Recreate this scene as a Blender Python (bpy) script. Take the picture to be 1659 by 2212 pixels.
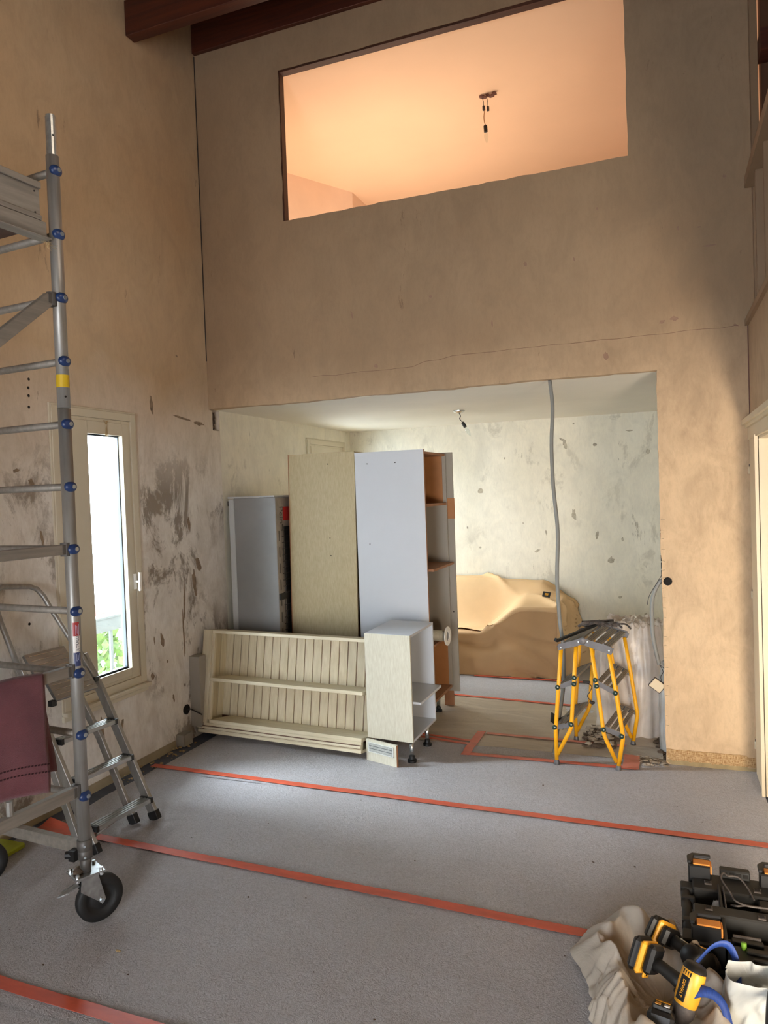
import bpy, bmesh, math, random
from mathutils import Vector, Matrix, Euler, noise
random.seed(7)
S = bpy.context.scene
for o in list(bpy.data.objects): bpy.data.objects.remove(o)
COL = S.collection
R = math.radians
# ---------------------------------------------------------------- camera
cam_d = bpy.data.cameras.new('camera'); cam = bpy.data.objects.new('camera', cam_d); COL.objects.link(cam)
F_PX = 1568.9; YAW = 0.3679; PITCH = -0.0259; ROLL = 0.0358
cam_d.sensor_fit = 'VERTICAL'; cam_d.sensor_height = 36; cam_d.sensor_width = 27; cam_d.lens = F_PX/2212*36
cam_d.clip_start = 0.05; cam_d.clip_end = 300
Rm = Matrix.Rotation(YAW, 3, 'Z') @ Matrix.Rotation(PITCH, 3, 'X') @ Matrix.Rotation(ROLL, 3, 'Y')
rt, fw, up = Rm.col[0], Rm.col[1], Rm.col[2]
M3 = Matrix((rt, up, -fw)).transposed()
cam.matrix_world = Matrix.Translation((0, 0, 1.8)) @ M3.to_4x4()
S.camera = cam
# ---------------------------------------------------------------- world, lights, exposure
W = bpy.data.worlds.new('sky'); S.world = W; W.use_nodes = True
bg = W.node_tree.nodes['Background']; bg.inputs[0].default_value = (0.83, 0.91, 1.0, 1); bg.inputs[1].default_value = 20.0
def area(name, loc, target, sx, sy, power, col, portal=False, spread=180):
    d = bpy.data.lights.new(name, 'AREA'); d.shape = 'RECTANGLE'; d.size = sx; d.size_y = sy
    d.energy = power; d.color = col; d.spread = R(spread)
    if portal: d.cycles.is_portal = True
    o = bpy.data.objects.new(name, d); COL.objects.link(o); o.location = loc
    o.rotation_euler = (Vector(target)-Vector(loc)).to_track_quat('-Z', 'Y').to_euler()
    return o
area('window_light', (-5.7, 3.3, 3.1), (-1.5, 4.0, 0.2), 1.3, 1.5, 700, (0.84, 0.91, 1.0))
area('kitchen_window_light', (-4.9, 7.0, 2.5), (-0.6, 7.1, 1.2), 1.6, 1.6, 330, (1.0, 0.99, 0.96))
area('assumed_hall_light', (0.93, 1.2, 0.55), (0.3, 4.9, 1.0), 0.55, 0.7, 105, (1.0, 0.87, 0.70))  # assumed low light in the unseen hall, no window there, brightens the pier
area('assumed_upstairs_light', (-2.4, 6.4, 3.2), (-2.0, 7.0, 5.0), 2.2, 1.8, 58, (1.0, 0.84, 0.66))  # assumed warm source below the upstairs ceiling, unseen, no known lamp there
area('rear_fill_light', (-0.7, -2.3, 1.3), (-1.2, 3.5, 0.5), 1.1, 1.7, 23, (1.0, 0.97, 0.95), spread=120)  # added fill lamp behind the camera, no known source there
area('left_wall_fill_light', (0.3, 1.9, 4.3), (-3.3, 3.0, 3.7), 1.0, 1.0, 8, (1.0, 0.82, 0.64), spread=80)  # added warm fill aimed at the upper left wall, source made up
vs = S.view_settings; vs.view_transform = 'Standard'; vs.look = 'None'; vs.gamma = 1; vs.use_curve_mapping = False; vs.exposure = 0.12
S.cycles.max_bounces = 10; S.cycles.diffuse_bounces = 5; S.cycles.glossy_bounces = 4; S.cycles.transparent_max_bounces = 12
S.cycles.sample_clamp_indirect = 6; S.cycles.caustics_reflective = False; S.cycles.caustics_refractive = False
S.cycles.use_denoising = True

# ---------------------------------------------------------------- materials
def s2l(c):
    return tuple((x/255/12.92 if x/255 <= 0.04045 else ((x/255+0.055)/1.055)**2.4) for x in c)+(1,)
class NT:
    def __init__(s, name):
        s.m = bpy.data.materials.new(name); s.m.use_nodes = True; s.t = s.m.node_tree
        s.b = s.t.nodes['Principled BSDF']; s.out = s.t.nodes['Material Output']
        s.co = s.t.nodes.new('ShaderNodeTexCoord')
    def n(s, typ, **kw):
        x = s.t.nodes.new(typ)
        for k, v in kw.items(): setattr(x, k, v)
        return x
    def link(s, a, b): s.t.links.new(a, b)
    def noise(s, scale, detail=4, rough=.6, stretch=(1,1,1), off=(0,0,0), dist=0):
        mp = s.n('ShaderNodeMapping'); s.link(s.co.outputs['Object'], mp.inputs[0])
        mp.inputs['Scale'].default_value = stretch; mp.inputs['Location'].default_value = off
        t = s.n('ShaderNodeTexNoise'); s.link(mp.outputs[0], t.inputs[0])
        t.inputs['Scale'].default_value = scale; t.inputs['Detail'].default_value = detail
        t.inputs['Roughness'].default_value = rough; t.inputs['Distortion'].default_value = dist
        return t.outputs[0]
    def ramp(s, src, a, b, inv=False):
        r = s.n('ShaderNodeMapRange'); s.link(src, r.inputs[0])
        r.inputs[1].default_value = a; r.inputs[2].default_value = b
        r.inputs[3].default_value = 1 if inv else 0; r.inputs[4].default_value = 0 if inv else 1
        return r.outputs[0]
    def math(s, op, a, b):
        m = s.n('ShaderNodeMath', operation=op)
        for i, v in enumerate((a, b)):
            if isinstance(v, (int, float)): m.inputs[i].default_value = v
            else: s.link(v, m.inputs[i])
        return m.outputs[0]
    def mix(s, fac, a, b):
        m = s.n('ShaderNodeMix', data_type='RGBA')
        if isinstance(fac, (int, float)): m.inputs[0].default_value = fac
        else: s.link(fac, m.inputs[0])
        for i, v in ((6, a), (7, b)):
            if isinstance(v, tuple): m.inputs[i].default_value = v
            else: s.link(v, m.inputs[i])
        return m.outputs[2]
    def axis(s, i):
        x = s.n('ShaderNodeSeparateXYZ'); s.link(s.co.outputs['Object'], x.inputs[0]); return x.outputs[i]
    def bump(s, src, dist=.01, strength=.5):
        b = s.n('ShaderNodeBump'); b.inputs['Strength'].default_value = strength; b.inputs['Distance'].default_value = dist
        s.link(src, b.inputs['Height']); s.link(b.outputs[0], s.b.inputs['Normal']); return b
    def col(s, v):
        if isinstance(v, tuple): s.b.inputs['Base Color'].default_value = v
        else: s.link(v, s.b.inputs['Base Color'])
    def set(s, rough=.5, metal=0, spec=.5):
        s.b.inputs['Roughness'].default_value = rough; s.b.inputs['Metallic'].default_value = metal
        s.b.inputs['Specular IOR Level'].default_value = spec; return s.m
def simple(name, rgb, rough=.5, metal=0, var=.12, scale=8, stretch=(1,1,1), bump=0, spec=.5):
    t = NT(name); c = s2l(rgb); d = tuple(x*(1-var*2.2) for x in c[:3])+(1,)
    nz = t.noise(scale, 4, .6, stretch)
    t.col(t.mix(t.ramp(nz, .35, .7), c, d))
    if bump: t.bump(nz, bump, .6)
    return t.set(rough, metal, spec)
def wall_mat(name, base, warm, stain, amount=.5, zlow=0, scale_stain=3.0, off=0, low=None, zmix=(2.0, 2.8), thr=.52):
    t = NT(name)
    big = t.noise(.8, 3, .5, off=(off, off, 0)); c = t.mix(t.ramp(big, .3, .75), s2l(base), s2l(warm))
    if low:
        z = t.axis(2)
        zz = t.math('ADD', z, t.math('MULTIPLY', t.noise(1.5, 3, .5), .5))
        c = t.mix(t.ramp(zz, zmix[0], zmix[1], True), c, s2l(low))
    # trowelled, streaky scrape marks
    a = t.noise(scale_stain, 9, .72, (1, 1, .55), (off+3, 1, 0), .4)
    b = t.noise(1.1, 2, .5, off=(off+9, 4, 2))
    m = t.ramp(a, thr, thr+.07); g = t.ramp(b, .36, .52)
    mk = t.math('MULTIPLY', m, g)
    if zlow:
        z = t.axis(2); mk = t.math('MULTIPLY', mk, t.ramp(z, zlow-.35, zlow+.1, True))
    mk = t.math('MULTIPLY', mk, amount)
    c = t.mix(mk, c, s2l(stain))
    # small chips
    v = t.n('ShaderNodeTexVoronoi'); t.link(t.co.outputs['Object'], v.inputs[0]); v.inputs['Scale'].default_value = 2.6
    dn = t.math('ADD', v.outputs[0], t.math('MULTIPLY', t.noise(26, 3, .7), .10))
    ch = t.ramp(dn, .075, .085, True)
    c = t.mix(t.math('MULTIPLY', ch, .75), c, s2l(stain))
    mott = t.noise(5.5, 6, .65, (1, 1, .6), (off, 7, 1), .8); c = t.mix(t.math('MULTIPLY', t.ramp(mott, .42, .66), .30), c, s2l(tuple(x*.80 for x in base)))
    scr = t.noise(9, 7, .8, (1, 1, .22), (off+2, 3, 5), .3); c = t.mix(t.math('MULTIPLY', t.math('MULTIPLY', t.ramp(scr, .645, .68), g), .7), c, s2l(stain))
    fine = t.noise(55, 5, .7, (1, 1, .35)); c = t.mix(t.math('MULTIPLY', t.ramp(fine, .45, .8), .25), c, s2l(tuple(x*.78 for x in base)))
    t.col(c); t.bump(t.math('SUBTRACT', t.math('MULTIPLY', fine, .4), t.math('ADD', mk, ch)), .004, .6)
    return t.set(.85, 0, .25)
M = {}
M['wall_left'] = wall_mat('scraped_plaster', (196,174,144), (188,158,124), (112,98,84), .8, 2.2, 3.4, 0, (232,227,220), (2.1, 3.0), thr=.505)  # low: whiter plaster, lightened further in place of cool window light
M['wall_back'] = wall_mat('tan_paper_backing', (166,140,112), (154,126,98), (112,88,70), .10, 0, 2.2, 5, (208,180,146), (2.2, 3.1))  # darker above, paler low: light on the pier put into the colour
M['wall_kitchen'] = wall_mat('greyish_cream_plaster', (234,229,214), (224,216,196), (140,130,112), .35, 0, 4.0, 11, thr=.56)
M['ceil_kitchen'] = simple('white_ceiling_paint', (226,219,204), .8, 0, .03, 1.5)
M['upstairs'] = simple('warm_tinted_white_paint', (236,196,160), .8, 0, .03, .9)  # warm upstairs glow mixed into a white ceiling colour
M['upstairs_wall'] = simple('warm_tinted_wallpaper', (238,208,180), .8, 0, .04, 2)  # same warm glow tinted into the upstairs walls
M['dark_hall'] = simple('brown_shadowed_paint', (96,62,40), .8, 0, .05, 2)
M['hall_wall'] = simple('hall_plaster', (196,178,150), .8, 0, .06, 2)
def wood_mat(name, c1, c2, st=(.6, 8, 8), rough=.55, scale=3):
    t = NT(name); nz = t.noise(scale, 6, .6, st, dist=.6)
    t.col(t.mix(t.ramp(nz, .35, .65), s2l(c1), s2l(c2))); t.bump(nz, .002, .3); return t.set(rough)
M['beam'] = wood_mat('dark_stained_timber', (84,38,20), (58,24,14), (.5, 9, 9), .5)
M['roof_board'] = wood_mat('dark_roof_boards', (78,44,28), (58,32,20), (.5, 6, 6), .6)
M['trim'] = simple('cream_gloss_paint', (214,198,168), .45, 0, .04, 3)
M['mezz'] = simple('beige_frame_paint', (144,116,88), .55, 0, .06, 3)
M['skirting'] = simple('tan_skirting_paint', (168,152,122), .5, 0, .1, 5)
M['pvc'] = simple('cream_window_plastic', (206,196,174), .35, 0, .03, 3)
M['white_gloss'] = simple('white_handle_plastic', (246,244,236), .25, 0, .02, 3)
M['gasket'] = simple('dark_window_gasket', (58,66,74), .5)
def felt():
    t = NT('pale_felt_with_film')
    a = t.noise(42, 6, .75, (1, 1, 1), dist=3.2); b = t.noise(2.2, 4, .55)
    f = t.noise(150, 3, .6, (1, .35, 1), dist=3)
    c = t.mix(t.ramp(b, .3, .7), s2l((240,237,241)), s2l((228,223,224)))
    c = t.mix(t.math('MULTIPLY', t.ramp(a, .46, .56), .6), c, s2l((196,190,190)))
    g = t.noise(330, 2, .5, dist=2.5); c = t.mix(t.math('MULTIPLY', t.ramp(g, .68, .74), .5), c, s2l((90,84,82)))
    t.col(c)
    w = t.noise(9, 4, .6, (1, .5, 1), dist=1.5); wm = t.noise(26, 2, .5, dist=4.5); c2 = t.mix(t.math('MULTIPLY', t.ramp(wm, .50, .60), .16), c, s2l((186,178,176))); t.col(c2); a = t.math('ADD', t.math('MULTIPLY', a, .6), wm)
    t.bump(t.math('ADD', t.math('MULTIPLY', w, 1.4), t.math('ADD', t.math('MULTIPLY', a, 1.0), t.math('MULTIPLY', f, .7))), .02, 1.0)
    return t.set(.36, 0, .6)
M['felt'] = felt()
def film(name, c1, c2, rough):
    t = NT(name); b = t.noise(3, 4, .6, (.6, 2.2, 1), dist=1); a = t.noise(90, 4, .7, dist=2)
    c = t.mix(t.ramp(b, .3, .7), s2l(c1), s2l(c2)); c = t.mix(t.math('MULTIPLY', t.ramp(a, .5, .8), .35), c, s2l(tuple(x*.75 for x in c2)))
    t.col(c); t.bump(t.math('ADD', b, t.math('MULTIPLY', a, .15)), .02, .7); return t.set(rough, 0, .6)
M['film'] = film('dusty_plastic_film', (186,172,152), (160,145,126), .35)
M['cardboard'] = film('grey_cardboard', (168,160,148), (150,142,130), .8)
M['blue_sheet'] = film('blue_grey_underlay', (88,96,116), (66,72,88), .6)
M['concrete'] = simple('grey_subfloor', (140,134,128), .9, 0, .12, 5)
M['tape'] = simple('red_orange_tape', (206,92,66), .45, 0, .12, 6, (1, 3, 1), .001)
M['tape_b'] = simple('faded_pink_tape', (206,124,104), .5, 0, .08, 6)
def alu(name, rgb, rough=.32, st=(1, 1, .05), metal=.6):
    t = NT(name); a = t.noise(45, 4, .6, st); b = t.noise(5, 3, .6)
    c = t.mix(t.ramp(a, .3, .7), s2l(rgb), s2l(tuple(x*.84 for x in rgb))); c = t.mix(t.math('MULTIPLY', t.ramp(b, .5, .75), .35), c, s2l((120,112,100)))
    t.col(c); t.bump(a, .0006, .4); return t.set(rough, metal, .5)
M['alu'] = alu('dull_aluminium', (166,162,156), .46)
M['alu_brace'] = alu('dull_aluminium_brace', (146,138,128), .6, (1, .05, 1), .35)
M['alu_step'] = alu('ribbed_aluminium', (178,180,178), .35, (1, .05, 1), .8)
M['zinc'] = alu('bright_zinc_plate', (205,208,208), .25, (1, 1, 1), .9)
M['grey_cast'] = simple('grey_cast_fitting', (92,88,84), .5, .3, .1, 20)
M['blue_cap'] = simple('blue_plastic_cap', (30,52,96), .35, 0, .05, 6)
M['bolt'] = simple('steel_bolt', (176,184,190), .3, .7, .05, 6)
M['rubber'] = simple('black_rubber', (20,19,19), .65, 0, .1, 30)
M['black'] = simple('black_plastic', (16,16,17), .5, 0, .2, 14)
M['black_dust'] = simple('dusty_black_plastic', (36,35,33), .6, 0, .35, 7)
M['cell'] = simple('very_dark_hollow', (22,18,15), .9)
M['yellow_tape'] = simple('yellow_marking_tape', (206,170,30), .5, 0, .05, 6)
M['sticker_red'] = simple('red_sticker', (158,44,44), .4, 0, .05, 6)
M['sticker_white'] = simple('white_sticker', (226,220,214), .4, 0, .02, 6)
M['sticker_blue'] = simple('navy_sticker', (42,52,92), .4, 0, .05, 6)
M['ink'] = simple('navy_ink', (30,36,60), .5)
M['ink_light'] = simple('pale_ink', (190,196,214), .5)
def towel():
    t = NT('burgundy_terry'); a = t.noise(420, 3, .7); b = t.noise(7, 3, .6)
    c = t.mix(t.ramp(b, .3, .7), s2l((122,72,78)), s2l((100,56,64))); c = t.mix(t.math('MULTIPLY', t.ramp(a, .4, .8), .45), c, s2l((70,38,44)))
    t.col(c); t.bump(a, .003, .8); t.b.inputs['Sheen Weight'].default_value = .3; return t.set(.95, 0, .1)
M['towel'] = towel(); M['towel_dark'] = simple('dark_burgundy_thread', (52,18,26), .9)
M['fridge_side'] = simple('dull_grey_steel_sheet', (150,150,150), .38, .35, .12, 1.6)
M['fridge_door'] = simple('pale_grey_door', (188,190,190), .35, .1, .04, 4)
M['foil'] = simple('printed_insulation_foil', (160,150,140), .4, .3, .15, 12)
M['red_print'] = simple('red_print', (176,34,30), .5)
M['grey_print'] = simple('grey_print', (92,84,78), .6)
def lamin(name, c1, c2, st):
    t = NT(name); a = t.noise(120, 3, .6, st); b = t.noise(1.2, 2, .5)
    c = t.mix(t.ramp(a, .3, .7), s2l(c1), s2l(c2)); t.col(c); return t.set(.42, 0, .4)
M['beige_board'] = lamin('beige_textured_board', (190,176,140), (176,160,124), (1, 1, .2))
M['linen_board'] = lamin('linen_effect_board', (208,204,186), (192,186,166), (1, 1, .15))
M['white_board'] = simple('cool_white_laminate', (206,210,216), .35, 0, .02, 2)
M['grey_board'] = simple('pale_grey_laminate', (158,150,138), .45, 0, .03, 3)
M['chip_edge'] = simple('brown_board_edge', (158,110,76), .7, 0, .08, 12)
M['ply'] = simple('orange_brown_hardboard', (178,122,74), .6, 0, .08, 6)
M['cream_wood'] = wood_mat('limed_cream_wood', (216,205,178), (200,187,157), (9, 9, .5), .5, 4)
M['cream_wood_h'] = wood_mat('limed_cream_wood_rail', (218,207,180), (202,190,160), (.5, 9, 9), .5, 4)
M['groove'] = simple('red_brown_groove', (112,72,58), .7)
M['vent'] = simple('white_vent_grille', (220,222,216), .4)
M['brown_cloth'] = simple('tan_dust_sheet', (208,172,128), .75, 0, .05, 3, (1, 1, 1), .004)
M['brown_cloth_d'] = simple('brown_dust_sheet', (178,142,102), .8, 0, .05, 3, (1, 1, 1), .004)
M['badge'] = simple('black_fabric_badge', (36,34,32), .6)
M['badge_y'] = simple('yellow_badge_print', (206,150,40), .6)
M['conduit'] = simple('grey_ribbed_conduit', (128,128,124), .5, 0, .04, 20)
M['wire'] = simple('dark_wire', (46,40,38), .6)
M['wire_copper'] = simple('tan_wire', (176,120,70), .5)
M['yellow'] = simple('yellow_enamel', (240,172,24), .38, 0, .05, 9)
M['stool_grey'] = simple('dusty_grey_bracket', (104,102,104), .5, .3, .14, 12)
M['green_knob'] = simple('dark_green_plastic', (22,52,44), .35)
M['slat'] = simple('dusty_grooved_aluminium', (168,156,140), .6, .2, .16, 24, (1, .2, 1))
M['dust_metal'] = simple('dusty_dark_metal', (98,90,86), .7, .3, .3, 30)
def plastic(name, rgb, tr=.35, rough=.35):
    t = NT(name); a = t.noise(6, 5, .6, dist=1.2); t.col(t.mix(t.ramp(a, .35, .7), s2l(rgb), s2l(tuple(x*.9 for x in rgb))))
    t.bump(a, .015, .6); t.set(rough, 0, .6)
    tl = t.n('ShaderNodeBsdfTranslucent'); tl.inputs[0].default_value = s2l(rgb); mx = t.n('ShaderNodeMixShader'); mx.inputs[0].default_value = tr
    t.link(t.b.outputs[0], mx.inputs[1]); t.link(tl.outputs[0], mx.inputs[2]); t.link(mx.outputs[0], t.out.inputs[0]); return t.m
M['sheet'] = plastic('milky_plastic_sheet', (240,230,220), .3, .3)
M['sheet_w'] = plastic('white_plastic_bag', (244,244,240))
M['bag'] = plastic('dusty_cream_bag', (204,190,172), .25, .5)
M['paperbag'] = plastic('white_paper_bag', (178,180,176), .15, .55)
M['strap'] = simple('blue_webbing', (34,66,140), .6, 0, .18, 60, (6, 1, 1))
M['tool_yellow'] = simple('yellow_tool_plastic', (232,166,44), .42, 0, .08, 12)
M['green'] = simple('lime_green_knob', (120,170,50), .5)
M['orange'] = simple('orange_latch_plastic', (210,134,58), .5, 0, .1, 12)
M['rubble'] = simple('plaster_rubble', (170,156,138), .9, 0, .2, 20)
M['rubble_d'] = simple('brown_rubble', (104,86,70), .9, 0, .25, 20)
M['brick'] = simple('exposed_brick', (96,82,72), .9, 0, .2, 20, (1,1,1), .01)
M['wood_chip'] = simple('pale_wood_chips', (190,164,120), .8)
M['lime'] = simple('yellow_green_plastic', (170,180,40), .4)
def hessian():
    t = NT('brown_hessian_paper')
    a = t.noise(30, 3, .6, (1, 1, 14)); b = t.noise(30, 3, .6, (14, 1, 1)); m = t.math('MAXIMUM', t.ramp(a, .5, .58), t.ramp(b, .5, .58))
    t.col(t.mix(m, s2l((152,112,68)), s2l((206,176,132)))); t.bump(m, .002, .5); return t.set(.85)
M['hessian'] = hessian()
M['glue'] = simple('olive_old_glue', (166,146,108), .8, 0, .15, 14)
def glass():
    t = NT('clear_glass'); tr = t.n('ShaderNodeBsdfTransparent'); tr.inputs[0].default_value = (.93, .96, .96, 1)
    g = t.n('ShaderNodeBsdfGlossy'); g.inputs['Roughness'].default_value = .02; mx = t.n('ShaderNodeMixShader')
    lw = t.n('ShaderNodeLayerWeight'); lw.inputs[0].default_value = .5; t.link(t.math('ADD', t.math('MULTIPLY', t.math('POWER', lw.outputs[1], 4), .6), .03), mx.inputs[0])
    t.link(tr.outputs[0], mx.inputs[1]); t.link(g.outputs[0], mx.inputs[2]); t.link(mx.outputs[0], t.out.inputs[0]); return t.m
M['glass'] = glass()
M['leaf'] = simple('hedge_leaves', (70,96,22), .6, 0, .3, 12)
M['roof_tile'] = simple('red_roof_tiles', (104,44,34), .8, 0, .2, 4)
M['rail'] = simple('grey_railing_paint', (58,64,68), .5)
M['stucco'] = simple('pale_house_render', (220,216,206), .9)
M['lawn'] = simple('pale_paving', (190,186,176), .9)

# ---------------------------------------------------------------- mesh helpers
class MB:
    def __init__(s): s.v = []; s.f = []
    def add(s, vs, fs):
        o = len(s.v); s.v += [Vector(v) for v in vs]; s.f += [tuple(i+o for i in f) for f in fs]; return s
    def box(s, c, d, rot=None):
        x, y, z = d[0]/2, d[1]/2, d[2]/2
        vs = [Vector(p) for p in ((-x,-y,-z),(x,-y,-z),(x,y,-z),(-x,y,-z),(-x,-y,z),(x,-y,z),(x,y,z),(-x,y,z))]
        if rot is not None:
            m = rot if isinstance(rot, Matrix) else Euler(rot).to_matrix()
            vs = [m @ v for v in vs]
        return s.add([v+Vector(c) for v in vs], [(0,3,2,1),(4,5,6,7),(0,1,5,4),(1,2,6,5),(2,3,7,6),(3,0,4,7)])
    def b2(s, a, b):
        a = Vector(a); b = Vector(b); return s.box((a+b)/2, [abs(q) for q in (b-a)])
    def tube(s, path, r, n=10, cap=True, rr=None):
        P = [Vector(p) for p in path]; L = len(P); vs = []; fs = []
        t0 = (P[1]-P[0]).normalized(); a = Vector((0,0,1)) if abs(t0.z) < .9 else Vector((1,0,0))
        nx = t0.cross(a).normalized()
        for i, p in enumerate(P):
            t = (P[min(i+1, L-1)]-P[max(i-1, 0)]).normalized()
            nx = (nx - t*nx.dot(t)).normalized(); ny = t.cross(nx)
            q = rr[i] if rr else r
            for k in range(n):
                an = 2*math.pi*k/n; vs.append(p+nx*math.cos(an)*q+ny*math.sin(an)*q)
        for i in range(L-1):
            for k in range(n): fs.append((i*n+k, i*n+(k+1)%n, (i+1)*n+(k+1)%n, (i+1)*n+k))
        if cap: fs.append(tuple(range(n))[::-1]); fs.append(tuple(range((L-1)*n, L*n)))
        return s.add(vs, fs)
    def bar(s, p0, p1, w, h, upv=(0,0,1)):
        p0 = Vector(p0); p1 = Vector(p1); t = (p1-p0).normalized(); u = Vector(upv)
        a = t.cross(u).normalized(); b = a.cross(t).normalized()
        m = Matrix((a, t, b)).transposed(); return s.box((p0+p1)/2, (w, (p1-p0).length, h), m)
    def prism(s, pts, ext):
        ext = Vector(ext); n = len(pts); P = [Vector(p) for p in pts]
        return s.add(P+[p+ext for p in P], [tuple(range(n))[::-1], tuple(range(n, 2*n))]+[(i, (i+1)%n, n+(i+1)%n, n+i) for i in range(n)])
    def lathe(s, c, ax, prof, n=24):
        ax = Vector(ax).normalized(); a = Vector((0,0,1)) if abs(ax.z) < .9 else Vector((1,0,0))
        x = ax.cross(a).normalized(); y = ax.cross(x); c = Vector(c); vs = []; fs = []
        for (r, h) in prof:
            for k in range(n):
                q = 2*math.pi*k/n; vs.append(c+ax*h+(x*math.cos(q)+y*math.sin(q))*max(r, 1e-5))
        L = len(prof)
        for i in range(L-1):
            for k in range(n): fs.append((i*n+k, i*n+(k+1)%n, (i+1)*n+(k+1)%n, (i+1)*n+k))
        return s.add(vs, fs)
    def grid(s, fn, nu, nv, wrap=False):
        vs = [fn(i/nu, j/nv) for j in range(nv+1) for i in range(nu+1)]
        fs = [(j*(nu+1)+i, j*(nu+1)+i+1, (j+1)*(nu+1)+i+1, (j+1)*(nu+1)+i) for j in range(nv) for i in range(nu)]
        return s.add(vs, fs)
    def rock(s, c, r, sq=(1,1,.6)):
        bm = bmesh.new(); bmesh.ops.create_icosphere(bm, subdivisions=1, radius=r)
        q = random.random()*50
        vs = [Vector((v.co.x*sq[0], v.co.y*sq[1], v.co.z*sq[2]))*(1+.5*noise.noise(v.co*(1.3/r)+Vector((q,q,q))))+Vector(c) for v in bm.verts]
        bm.verts.index_update(); fs = [tuple(v.index for v in f.verts) for f in bm.faces]; bm.free(); return s.add(vs, fs)
def wloc(o):
    p = Vector((0,0,0))
    while o: p += o.location; o = o.parent
    return p
def build(name, mb, mat, parent=None, smooth=False, bevel=0, solid=0, label=None, cat=None, kind=None, group=None, loc=None, weld=False):
    off = wloc(parent)+(Vector(loc) if loc else Vector())
    me = bpy.data.meshes.new(name); me.from_pydata([v-off for v in mb.v], [], mb.f)
    if bevel or weld or solid:
        bm = bmesh.new(); bm.from_mesh(me)
        if weld: bmesh.ops.remove_doubles(bm, verts=bm.verts, dist=1e-5)
        if bevel: bmesh.ops.bevel(bm, geom=[e for e in bm.edges], offset=bevel, segments=1, affect='EDGES', clamp_overlap=True)
        bm.to_mesh(me); bm.free()
    me.materials.append(M[mat] if isinstance(mat, str) else mat)
    if smooth: me.shade_smooth() if hasattr(me, 'shade_smooth') else None
    o = bpy.data.objects.new(name, me); COL.objects.link(o); o.parent = parent
    if loc: o.location = loc
    if solid:
        md = o.modifiers.new('thick', 'SOLIDIFY'); md.thickness = solid; md.offset = 0
    tag(o, label, cat, kind, group); return o
def tag(o, label=None, cat=None, kind=None, group=None):
    if label: o['label'] = label
    if cat: o['category'] = cat
    if kind: o['kind'] = kind
    if group: o['group'] = group
    return o
def thing(name, label, cat, loc, group=None, kind=None):
    o = bpy.data.objects.new(name, None); COL.objects.link(o); o.location = loc; o.empty_display_size = .1
    return tag(o, label, cat, kind, group)
def text(name, s, mat, parent, size, mw, extrude=.0004, align='CENTER'):
    c = bpy.data.curves.new(name, 'FONT'); c.body = s; c.size = size; c.extrude = extrude; c.align_x = align; c.align_y = 'CENTER'
    t = bpy.data.objects.new(name, c); COL.objects.link(t)
    me = bpy.data.meshes.new_from_object(t); bpy.data.objects.remove(t)
    off = wloc(parent)
    me.transform(mw); me.transform(Matrix.Translation(-off)); me.materials.clear(); me.materials.append(M[mat])
    o = bpy.data.objects.new(name, me); COL.objects.link(o); o.parent = parent; return o
def frame(x, y, z, o):   # matrix from axes
    m = Matrix((Vector(x).normalized(), Vector(y).normalized(), Vector(z).normalized())).transposed().to_4x4(); m.translation = Vector(o); return m
def nz(x, y=0, z=0): return noise.noise(Vector((x, y, z)))
def rid(x, y, z=0):
    return 1-abs(noise.noise(Vector((x, y, z))))*2

# ---------------------------------------------------------------- setting
XL = -3.375; YB = 4.94; TW = .07; XR = .504; YK = 7.75; ZK = 2.52; OUT = -3.66
def wall_grid(name, mat, holes, xs, zs, y, th, jit, axis='x', sgn=1, parent=None):
    """Vertical wall at plane y (or x) spanning xs, zs, with rectangular holes whose edges are slightly ragged."""
    def cuts(a, b, hs, step):
        ks = sorted(set([a, b]+[h for h in hs if a < h < b])); out = []
        for p, q in zip(ks, ks[1:]):
            n = max(1, round((q-p)/step)); out += [p+(q-p)*i/n for i in range(n)]
        return out+[b]
    X = cuts(xs[0], xs[1], [h for q in holes for h in q[:2]], .06); Z = cuts(zs[0], zs[1], [h for q in holes for h in q[2:]], .06)
    inside = lambda x, z: any(a < x < b and c < z < d for a, b, c, d in holes)
    def edge(x, z):
        for a, b, c, d in holes:
            e = 1e-4
            if (abs(x-a) < e or abs(x-b) < e) and c-e <= z <= d+e: return ('v')
            if (abs(z-c) < e or abs(z-d) < e) and a-e <= x <= b+e: return ('h')
        return None
    mb = MB(); idx = {}
    def vert(i, j, k):
        if (i, j, k) in idx: return idx[(i, j, k)]
        x, z = X[i], Z[j]; e = edge(x, z); q = k*th
        if e and jit:
            amt = jit*(nz(x*9+3, z*9+k*3)+.6*nz(x*31, z*31, k*5)+1.2*nz(x*1.7, z*1.7, 8))
            if e == 'v': x += amt
            else: z += amt
        p = (x, y+q, z) if axis == 'x' else (y+q*sgn, x, z)
        mb.v.append(Vector(p)); idx[(i, j, k)] = len(mb.v)-1; return idx[(i, j, k)]
    nx, nz_ = len(X)-1, len(Z)-1
    cell = lambda i, j: 0 <= i < nx and 0 <= j < nz_ and not inside((X[i]+X[i+1])/2, (Z[j]+Z[j+1])/2)
    for i in range(nx):
        for j in range(nz_):
            if not cell(i, j): continue
            mb.f.append((vert(i,j,0), vert(i+1,j,0), vert(i+1,j+1,0), vert(i,j+1,0)))
            mb.f.append((vert(i,j,1), vert(i,j+1,1), vert(i+1,j+1,1), vert(i+1,j,1)))
            for di, dj, a, b in ((-1,0,(i,j),(i,j+1)), (1,0,(i+1,j),(i+1,j+1)), (0,-1,(i,j),(i+1,j)), (0,1,(i,j+1),(i+1,j+1))):
                if not cell(i+di, j+dj):
                    mb.f.append((vert(*a,0), vert(*a,1), vert(*b,1), vert(*b,0)))
    return build(name, mb, mat, parent, kind=None if parent else 'structure')
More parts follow.
